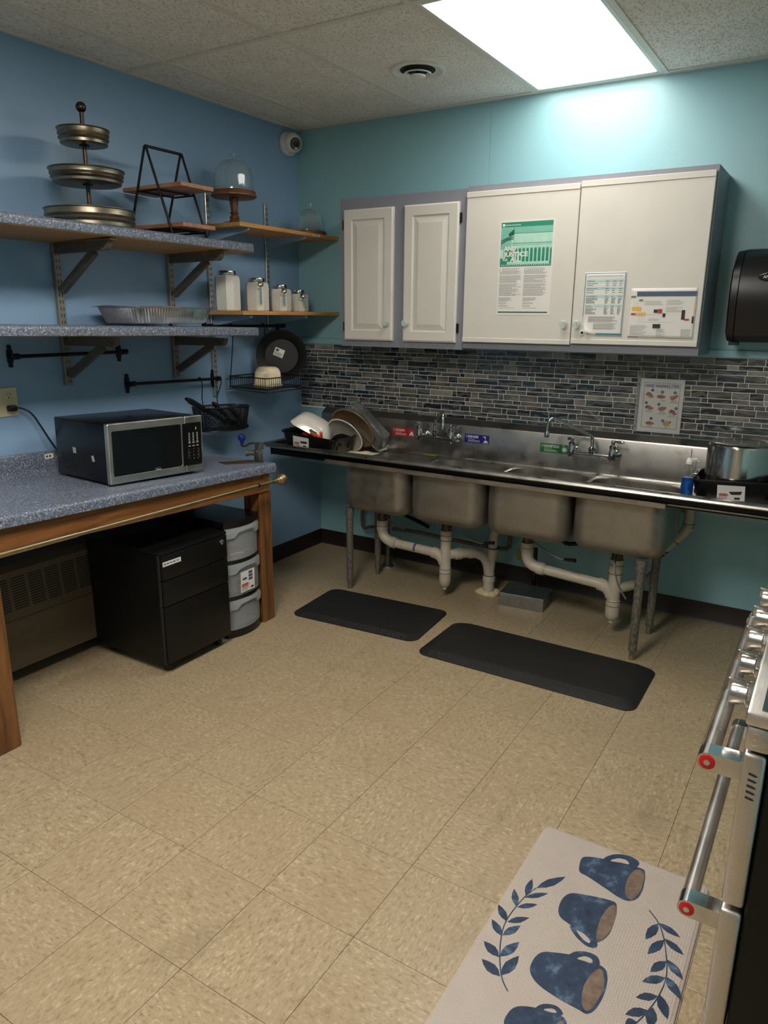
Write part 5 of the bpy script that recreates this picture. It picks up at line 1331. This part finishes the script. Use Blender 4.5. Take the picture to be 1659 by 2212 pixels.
# dishes at the left
def disc(name, label, c, n_, prof, mat, cat='plate', grp=None):
    o = MB().lathe(c, prof, 44, n_).build(name, mat, loc=c); tag(o, label, cat, grp); return o
def leaning_bowl(label, c, od, R, dep, mat, rim_mat):
    c = Vector(c); ax = -Vector(od).normalized()
    t = thing('serving_bowl', label, 'bowl', c, group='dishes by the left drainer')
    P = [(R, 0), (R*.97, dep*.18), (R*.86, dep*.48), (R*.68, dep*.76), (R*.45, dep*.95), (R*.42, dep), (0, dep), (0, dep-.004), (R*.42, dep-.005), (R*.66, dep*.76-.004), (R*.84, dep*.48-.003), (R*.95, dep*.18-.001), (R*.975, 0)]
    MB().lathe(c, P, 52, ax).build('shell', mat, t)
    MB().lathe(c, [(R+.003, -.002), (R+.0035, .001), (R+.001, .003), (R-.003, .002), (R-.004, -.002)], 52, ax).build('rim', rim_mat, t)
leaning_bowl('pale grey bowl with white rim tipped against the left dish drainer', (.530, -.462, .868), (-.07, -.84, -.54), .118, .034, 'grey_plate', 'white_ceramic')
leaning_bowl('brown bowl nested behind the pale grey bowl', (.560, -.425, .905), (-.07, -.84, -.54), .142, .040, 'tan_plate', 'tan_plate')
t = thing('bowl', 'white rounded-square bowl lying upside down on the left dish drainer', 'bowl', (.345, -.53, .900), (math.radians(6), math.radians(27), math.radians(24)), local=True)
def rg(h_, r, z): return [(p[0], p[1], z) for p in rrect(0, 0, h_, h_*.82, r, 6)]
MB().loft([rg(.128, .05, 0), rg(.126, .05, .004), rg(.116, .05, .020), rg(.102, .046, .044), (rg(.084, .04, .060)), rg(.058, .034, .069), rg(.03, .02, .071), rg(.002, .001, .0712), rg(.002, .001, .0672), rg(.03, .02, .067), rg(.082, .04, .056), rg(.099, .044, .041), rg(.112, .048, .018), rg(.123, .048, .002), rg(.128, .05, 0)], False, False).build('shell', 'white_ceramic', t, smooth=40)
MB().prism([(-.012, -.010), (.022, -.004), (.020, .010), (-.014, .004)], Fr((.112, -.012, .028), (0, 1, 0), (-.5, 0, .86)), 0, .0008).build('paper_sticker', 'paper', t, smooth=None)
def tool(label, a, b_, r, mat):
    a, b_ = Vector(a), Vector(b_)
    tag(MB().tube([a, a.lerp(b_, .12), a.lerp(b_, .5), a.lerp(b_, .88), b_], [r*.5, r, r*.85, r*1.1, r*.5], 10).build('utensil', mat, loc=a), label, 'utensil', 'utensils in the left dish drainer')
tool('round red utensil head in the left dish drainer', (.335, -.615, .868), (.362, -.575, .874), .021, 'red_plastic')
tool('orange-red handle lying across the left drainer rim', (.425, -.655, .898), (.50, -.665, .880), .0085, 'orange_plastic')
tool('orange-tipped black handle standing in front of the white bowl', (.490, -.640, .870), (.498, -.652, .908), .009, 'orange_plastic')
tool('dark green handle between the red utensils', (.385, -.61, .905), (.45, -.635, .890), .009, 'green_plastic')
# clear tub leaning behind
t = thing('plastic_tub', 'clear plastic tub tipped on its side behind the dishes', 'tub', (.590, -.330, .905), (math.radians(4), math.radians(42), math.radians(6)), local=True)
def rg(a, b_, r, z): return [(p[0], p[1], z) for p in rrect(0, 0, a, b_, r, 5)]
MB().loft([rg(.178, .062, .03, -.02), rg(.180, .064, .03, -.017), rg(.165, .056, .03, -.016), rg(.140, .045, .025, .065), rg(.130, .04, .02, .068), rg(.003, .002, .001, .068), rg(.003, .002, .001, .066), rg(.130, .04, .02, .066), rg(.138, .043, .024, .062), rg(.163, .054, .03, -.018), rg(.178, .062, .03, -.02)], False, False).build('shell', 'clear_plastic', t, smooth=30)
# dish towel on the drainboard
vs, fs = [], []; NX, NY = 20, 12
for i in range(NX+1):
    for j in range(NY+1):
        a, b_ = i/NX, j/NY; x = .50+.20*a+.02*b_; y = -.645+.22*b_+.05*a
        zt = .800-(x-SX0)*(.034/.4445)
        zt = max(zt, ZD)
        vs.append((x, y, zt+.0022+.013*math.exp(-((a-.62)/.10)**2)*(.6+.4*math.sin(b_*3))))
for i in range(NX):
    for j in range(NY): k = i*(NY+1)+j; fs.append((k, k+NY+1, k+NY+2, k+1))
o = MB().add(vs, fs).build('dish_towel', 'towel', loc=(.6, -.5, .78)); md = o.modifiers.new('thick', 'SOLIDIFY'); md.thickness = .003; md.offset = 1
tag(o, 'cream dish towel spread under the leaning dishes', 'towel')

# right end: pot, bottles
pc0 = (2.640, -.455, .803)
t = thing('pot', 'polished steel stock pot turned upside down in the right dish drainer', 'pot', pc0)
MB().lathe(pc0, [(.136, 0), (.140, .003), (.140, .008), (.137, .010), (.137, .208), (.133, .220), (.122, .226), (.10, .2265), (0, .2265), (0, .224), (.122, .223), (.134, .207), (.134, .002)], 64).build('pot_body', 'polished_pot', t)
def zr_(x): return ZD+(x-2.4255)*(.034/.6305)
xq, yq = 2.462, -.630
t = thing('soap_bottle', 'clear squeeze bottle half full of blue soap beside the right drainer', 'bottle', (xq, yq, zr_(xq)+.001))
c0 = (xq, yq, zr_(xq)+.001); SB = 1.12
def sz(P): return [(r*1.04, h*1.27) for r, h in P]
MB().lathe(c0, sz([(0, .003), (.0262, .003), (.0262, .018), (.0235, .026), (.0225, .088), (0, .088)]), 28).build('soap', 'blue_soap', t)
MB().lathe(c0, sz([(0, 0), (.027, 0), (.0285, .004), (.0285, .018), (.0255, .026), (.0245, .07), (.0235, .10), (.019, .118), (.0125, .132), (.0125, .136), (.0105, .136), (.0105, .131), (.017, .117), (.0222, .10), (.0232, .07), (.0240, .026), (.0268, .017), (.0268, .002), (0, .002)]), 32).build('bottle_shell', 'bottle_plastic', t)
v0 = Vector(c0)
MB().lathe(c0, sz([(0, .136), (.0145, .136), (.0145, .146), (.012, .148), (.010, .156), (0, .157)]), 20).tube([v0+Vector((0, 0, .188)), v0+Vector((.022, .004, .195)), v0+Vector((.030, .005, .194))], [.006, .005, .0035], 8).build('cap', 'white_plastic', t)
xq, yq = 2.47, -.50
c0 = (xq, yq, zr_(xq)+.001)
t = thing('spray_bottle', 'small clear bottle standing behind the blue soap bottle', 'bottle', c0)
MB().lathe(c0, [(0, 0), (.022, 0), (.023, .004), (.023, .085), (.012, .10), (.012, .108), (.010, .108), (.010, .099), (.021, .084), (.021, .003), (0, .003)], 24).build('bottle_shell', 'clear_plastic', t)
MB().lathe(c0, [(0, .108), (.013, .108), (.013, .122), (.004, .124), (.004, .165), (0, .165)], 16).tube([Vector(c0)+Vector((-.026, 0, .168)), Vector(c0)+Vector((.012, 0, .166))], .0045, 8).build('pump', 'clear_plastic', t)
tag(MB().bev(.96, 1.04, -.285, -.262, ZD+.0005, ZD+.010, .004, 2).build('scrub_pad', 'green_tag', loc=(1, -.27, ZD)), 'yellow-green scrub pad at the back of the sink below the first faucet', 'scrub pad')
MUGS = [([(2.53, -2.153), (2.527, -2.12), (2.541, -2.103), (2.583, -2.088), (2.679, -2.068), (2.699, -2.083), (2.708, -2.144), (2.704, -2.187), (2.687, -2.211), (2.662, -2.214), (2.624, -2.202), (2.565, -2.183), (2.539, -2.177)], [(2.687, -2.076), (2.699, -2.093), (2.704, -2.151), (2.693, -2.199), (2.674, -2.197), (2.664, -2.163), (2.663, -2.115), (2.673, -2.082)], [(2.583, -2.097), (2.588, -2.071), (2.612, -2.045), (2.646, -2.034), (2.673, -2.045), (2.673, -2.068), (2.654, -2.077), (2.617, -2.086)], [(2.601, -2.085), (2.617, -2.063), (2.64, -2.057), (2.65, -2.07), (2.627, -2.077)]), ([(2.532, -2.341), (2.53, -2.298), (2.544, -2.269), (2.58, -2.253), (2.648, -2.236), (2.664, -2.253), (2.671, -2.299), (2.67, -2.357), (2.651, -2.396), (2.622, -2.391), (2.579, -2.378), (2.546, -2.366)], [(2.657, -2.248), (2.668, -2.276), (2.671, -2.332), (2.662, -2.377), (2.651, -2.391), (2.642, -2.366), (2.638, -2.312), (2.645, -2.265)], [(2.577, -2.379), (2.596, -2.403), (2.631, -2.42), (2.654, -2.413), (2.65, -2.393), (2.621, -2.387)], [(2.596, -2.386), (2.616, -2.387), (2.635, -2.399), (2.634, -2.409), (2.615, -2.403)]), ([(2.538, -2.567), (2.533, -2.531), (2.543, -2.5), (2.57, -2.483), (2.623, -2.463), (2.68, -2.459), (2.701, -2.478), (2.709, -2.527), (2.704, -2.579), (2.69, -2.605), (2.668, -2.605), (2.617, -2.602), (2.566, -2.591)], [(2.68, -2.47), (2.696, -2.488), (2.703, -2.531), (2.696, -2.584), (2.683, -2.598), (2.669, -2.579), (2.662, -2.537), (2.667, -2.496)], [(2.605, -2.474), (2.614, -2.452), (2.637, -2.438), (2.663, -2.437), (2.676, -2.455), (2.669, -2.474), (2.642, -2.473)], [(2.624, -2.47), (2.639, -2.453), (2.656, -2.453), (2.658, -2.464), (2.641, -2.468)]), ([(2.539, -2.73), (2.536, -2.701), (2.546, -2.675), (2.575, -2.657), (2.621, -2.644), (2.651, -2.644), (2.662, -2.67), (2.653, -2.722), (2.62, -2.749), (2.564, -2.744)], [(2.649, -2.654), (2.662, -2.676), (2.656, -2.715), (2.644, -2.722), (2.638, -2.691), (2.64, -2.663)], [(2.585, -2.655), (2.597, -2.634), (2.624, -2.623), (2.643, -2.634), (2.633, -2.649), (2.604, -2.652)], [(2.602, -2.648), (2.618, -2.635), (2.63, -2.638), (2.621, -2.645)])]
SPRIGS = [([(2.514, -2.648), (2.487, -2.62), (2.459, -2.567), (2.437, -2.504), (2.429, -2.452), (2.433, -2.395), (2.441, -2.346), (2.455, -2.303)], [((2.455, -2.303), (2.511, -2.217), 0.013), ((2.441, -2.346), (2.433, -2.276), 0.01), ((2.441, -2.352), (2.49, -2.303), 0.009), ((2.433, -2.395), (2.404, -2.339), 0.01), ((2.436, -2.396), (2.479, -2.357), 0.009), ((2.431, -2.456), (2.389, -2.414), 0.011), ((2.433, -2.457), (2.477, -2.412), 0.01), ((2.439, -2.507), (2.395, -2.47), 0.011), ((2.439, -2.504), (2.467, -2.449), 0.011), ((2.459, -2.57), (2.406, -2.546), 0.013), ((2.459, -2.568), (2.484, -2.5), 0.013), ((2.483, -2.62), (2.424, -2.598), 0.014), ((2.483, -2.617), (2.499, -2.54), 0.014)]), ([(2.74, -2.215), (2.77, -2.245), (2.792, -2.287), (2.812, -2.35), (2.823, -2.408), (2.819, -2.467), (2.806, -2.524), (2.789, -2.572), (2.767, -2.615)], [((2.771, -2.246), (2.829, -2.265), 0.011), ((2.771, -2.248), (2.754, -2.32), 0.012), ((2.794, -2.29), (2.847, -2.317), 0.011), ((2.795, -2.295), (2.769, -2.363), 0.012), ((2.814, -2.353), (2.858, -2.392), 0.012), ((2.813, -2.359), (2.787, -2.413), 0.012), ((2.822, -2.405), (2.864, -2.449), 0.013), ((2.822, -2.409), (2.776, -2.451), 0.012), ((2.818, -2.463), (2.849, -2.521), 0.013), ((2.817, -2.471), (2.774, -2.502), 0.011), ((2.814, -2.507), (2.819, -2.565), 0.013), ((2.805, -2.521), (2.764, -2.56), 0.012), ((2.791, -2.564), (2.77, -2.583), 0.012)])]
# ================================================================== floor mats
def mat(label, cx, cy, hw, hh, rz, th, bevs):
    t = thing('floor_mat', label, 'floor mat', (cx, cy, 0), (0, 0, rz), group='black anti-fatigue mats', local=True)
    def rg(x0, x1, y0, y1, r, z): return [(p[0], p[1], z) for p in rrect((x0+x1)/2, (y0+y1)/2, (x1-x0)/2, (y1-y0)/2, r, 7)]
    bl, br, bf, bb = bevs
    MB().loft([rg(-hw, hw, -hh, hh, .055, .0006), rg(-hw, hw, -hh, hh, .055, .004), rg(-hw+bl, hw-br, -hh+bf, hh-bb, .045, th), rg(-hw+bl+.005, hw-br-.005, -hh+bf+.005, hh-bb-.005, .042, th+.0005)]).build('pad', 'black_rubber', t, smooth=20)
    q = MB(); n = 0                      # raised diamond studs on the front slope
    sl_ = (th-.004)/bf
    k = 0
    while -hw+.06+k*.0125 < hw-.06:
        for j in range(4):
            a = -hw+.06+k*.0125+(.006 if j % 2 else 0); b_ = .010+j*.0125; zz = .004+sl_*b_
            if b_ > bf-.006: continue
            q.add([(a-.005, -hh+b_, zz+.0002), (a, -hh+b_-.005, zz-sl_*.005+.0002), (a+.005, -hh+b_, zz+.0002), (a, -hh+b_+.005, zz+sl_*.005+.0002), (a, -hh+b_, zz+.0022)], [(0, 1, 4), (1, 2, 4), (2, 3, 4), (3, 0, 4)])
        k += 1
    if q.f: stuff(q.build('diamond_studs', 'black_rubber', t, smooth=None))
mat('smaller black rubber mat under the first two bowls', .992, -.893, .368, .222, .075, .013, (.02, .02, .055, .02))
mat('larger black rubber mat in front of the third and fourth bowls', 1.940, -.962, .508, .220, .002, .019, (.05, .045, .062, .02))

# kitchen mat with printed mugs
MX, MY0, MY1 = (2.384, 2.866), -3.23, -2.025
t = thing('kitchen_mat', 'beige kitchen mat printed with blue mugs and leaf sprigs', 'floor mat', (2.625, -2.63, 0))
def rg(m, r, z): return [(p[0], p[1], z) for p in rrect(sum(MX)/2, (MY0+MY1)/2, (MX[1]-MX[0])/2-m, (MY1-MY0)/2-m, r, 6)]
MB().loft([rg(0, .022, .0006), rg(0, .022, .0030)]).build('base_layer', 'mat_edge', t)
MB().loft([rg(.002, .021, .0031), rg(.003, .021, .0075), rg(.012, .018, .0125), rg(.016, .016, .013)]).build('cushion', 'mat_beige', t, smooth=25)
fr = XY((0, 0, .0132))
def spline(P, n=6, closed=True):
    out = []; m_ = len(P)
    for i in range(m_ if closed else m_-1):
        p0, p1, p2, p3 = (Vector(P[(i+k) % m_] if closed else P[max(0, min(m_-1, i+k))]) for k in (-1, 0, 1, 2))
        for k in range(n):
            s = k/n; out.append(tuple(.5*((2*p1)+(p2-p0)*s+(2*p0-5*p1+4*p2-p3)*s*s+(3*p1-p0-3*p2+p3)*s**3)))
    return out
def mug(body, rim, handle, hole):
    MB().poly(spline(handle), fr, .0001).build('printed_handle', 'print_blue', t, smooth=None)
    MB().poly(spline(hole), fr, .0003).build('printed_handle_gap', 'mat_beige', t, smooth=None)
    MB().poly(spline(body), fr, .0002).build('printed_mug', 'print_blue', t, smooth=None)
    MB().poly(spline(rim), fr, .0004).build('printed_mug_inside', 'print_brown', t, smooth=None)
for g_ in MUGS: mug(*g_)
def sprig(stem, leaves):
    S_ = spline(stem, 6, False)+[tuple(stem[-1])]
    q = MB(); L_, R2 = [], []
    for k, p in enumerate(S_):
        a, c = Vector(S_[max(0, k-1)]), Vector(S_[min(len(S_)-1, k+1)]); d = (c-a).normalized(); n_ = Vector((-d.y, d.x))*.0016
        L_.append(tuple(Vector(p)+n_)); R2.append(tuple(Vector(p)-n_))
    for k in range(len(S_)-1): q.poly([L_[k], L_[k+1], R2[k+1], R2[k]], fr, .0001)
    q.build('printed_stem', 'print_blue', t, smooth=None)
    for (bx_, by_), (tx, ty), wd in leaves:
        b_, tp = Vector((bx_, by_)), Vector((tx, ty)); d = tp-b_; n_ = Vector((-d.y, d.x)).normalized()*wd
        P = [b_, b_+d*.25+n_*.75, b_+d*.5+n_, b_+d*.78+n_*.6, tp, b_+d*.78-n_*.6, b_+d*.5-n_, b_+d*.25-n_*.75]
        MB().poly([tuple(p) for p in P], fr, .0002).build('printed_leaf', 'print_blue', t, smooth=None)
for st_, lv in SPRIGS: sprig(st_, lv)

# ================================================================== kitchen range
XF, YN_, YB_ = 2.926, -2.722, -1.958
t = thing('range', 'stainless kitchen range with two bar handles and red badges', 'range', (3.25, -2.34, 0))
MB().bev(XF+.040, 3.60, YN_+.004, YB_-.004, .06, .890, .004, 1).build('body', 'range_black', t)
MB().bev(XF-.004, 3.60, YN_, YB_, .8905, .916, .006, 2).build('cooktop_frame', 'brushed', t)
MB().box(XF+.018, 3.56, YN_+.018, YB_-.018, .9162, .9182).build('cooktop_glass', 'range_top', t, smooth=None)
cpn = MB().bev(XF, XF+.040, YN_, YB_, .845, .890, .006, 2).build('control_panel', 'brushed', t)
q = MB(); fs_ = Fr((0, YN_, 0), (1, 0, 0), (0, 0, 1))
for k in range(3): q.box(XF+.012, XF+.16, YN_-.0012, YN_+.0005, .8535+k*.0115, .8565+k*.0115)
MB().box(XF+.0395, XF+.16, YN_, YN_+.01, .848, .890).build('side_trim', 'brushed', t, smooth=None)
q.build('side_grooves', 'brushed', cpn, smooth=None)
for k, y in enumerate((-2.562, -2.420, -2.280, -2.140, -2.000)):
    kb = MB().lathe((XF, y, .868), [(0, 0), (.0265, 0), (.027, .003), (.0265, .013), (.0225, .015), (.0215, .017), (.0215, .040), (.019, .044), (0, .0445)], 28, (-1, 0, 0)).build('knob', 'knob_steel', cpn)
    MB().bev(XF-.050, XF-.018, y-.005, y+.005, .872, .8975, .003, 2).build('knob_grip', 'knob_steel', kb)
    dm = Vector((0, -.72, .69)); pm = Vector((XF-.031, y, .868))+dm*.0214
    MB().lathe(pm, [(.0034, 0), (.0034, .0003), (.0022, .0003), (.0022, 0)], 14, dm).build('knob_mark', 'ink_dark', kb, smooth=None)
for z0, z1, zh in ((.532, .840, .800), (.105, .520, .488)):
    d = MB().bev(XF, XF+.0375, YN_, YB_, z0, z1, .007, 3).build('door', 'brushed', t)
    MB().bev(XF-.0012, XF+.002, YN_+.10, YB_-.10, z0+.05, z1-.085, .002, 1).build('door_window', 'black_gloss', d)
    hx = XF-.053
    MB().tube([(hx, YN_+.040, zh), (hx, YB_-.040, zh)], .0148, 20).build('handle_bar', 'brushed', d)
    for y in (YN_+.022, YB_-.022):
        br = MB().prism([(XF+.002, zh-.0175), (XF+.002, zh+.0175)]+[(hx+.0175*math.cos(a), zh+.0175*math.sin(a)) for a in [PI/2+PI*k/10 for k in range(11)]], Fr((0, y, 0), (1, 0, 0), (0, 0, 1)), -.018, .018).build('handle_bracket', 'chrome', d)
        s = -1 if y < -2.3 else 1
        bd = MB().lathe((hx, y+s*.018, zh), [(.0135, 0), (.0135, .0012), (.011, .0022), (0, .0022)], 26, (0, s, 0)).build('badge', 'red_badge', br)
        MB().lathe((hx, y+s*.0202, zh), [(.0055, 0), (.0055, .0008), (.0035, .0012), (0, .0006)], 16, (0, s, 0)).build('badge_centre', 'chrome', bd)
    if z0 > .4:
        q = MB()
        for k in range(5): q.add([fs_(a, b_, .0004) for a, b_ in ((XF+.013, z1-.034-k*.0115), (XF+.024, z1-.036-k*.0115), (XF+.028, z1-.0385-k*.0115), (XF+.024, z1-.0405-k*.0115), (XF+.013, z1-.0385-k*.0115))], [(0, 1, 2, 3, 4)])
        q.build('vent_slots', 'ink_dark', d, smooth=None)
MB().box(XF+.06, 3.58, YN_+.03, YB_-.03, .0006, .0595).build('plinth', 'range_black', t, smooth=None)
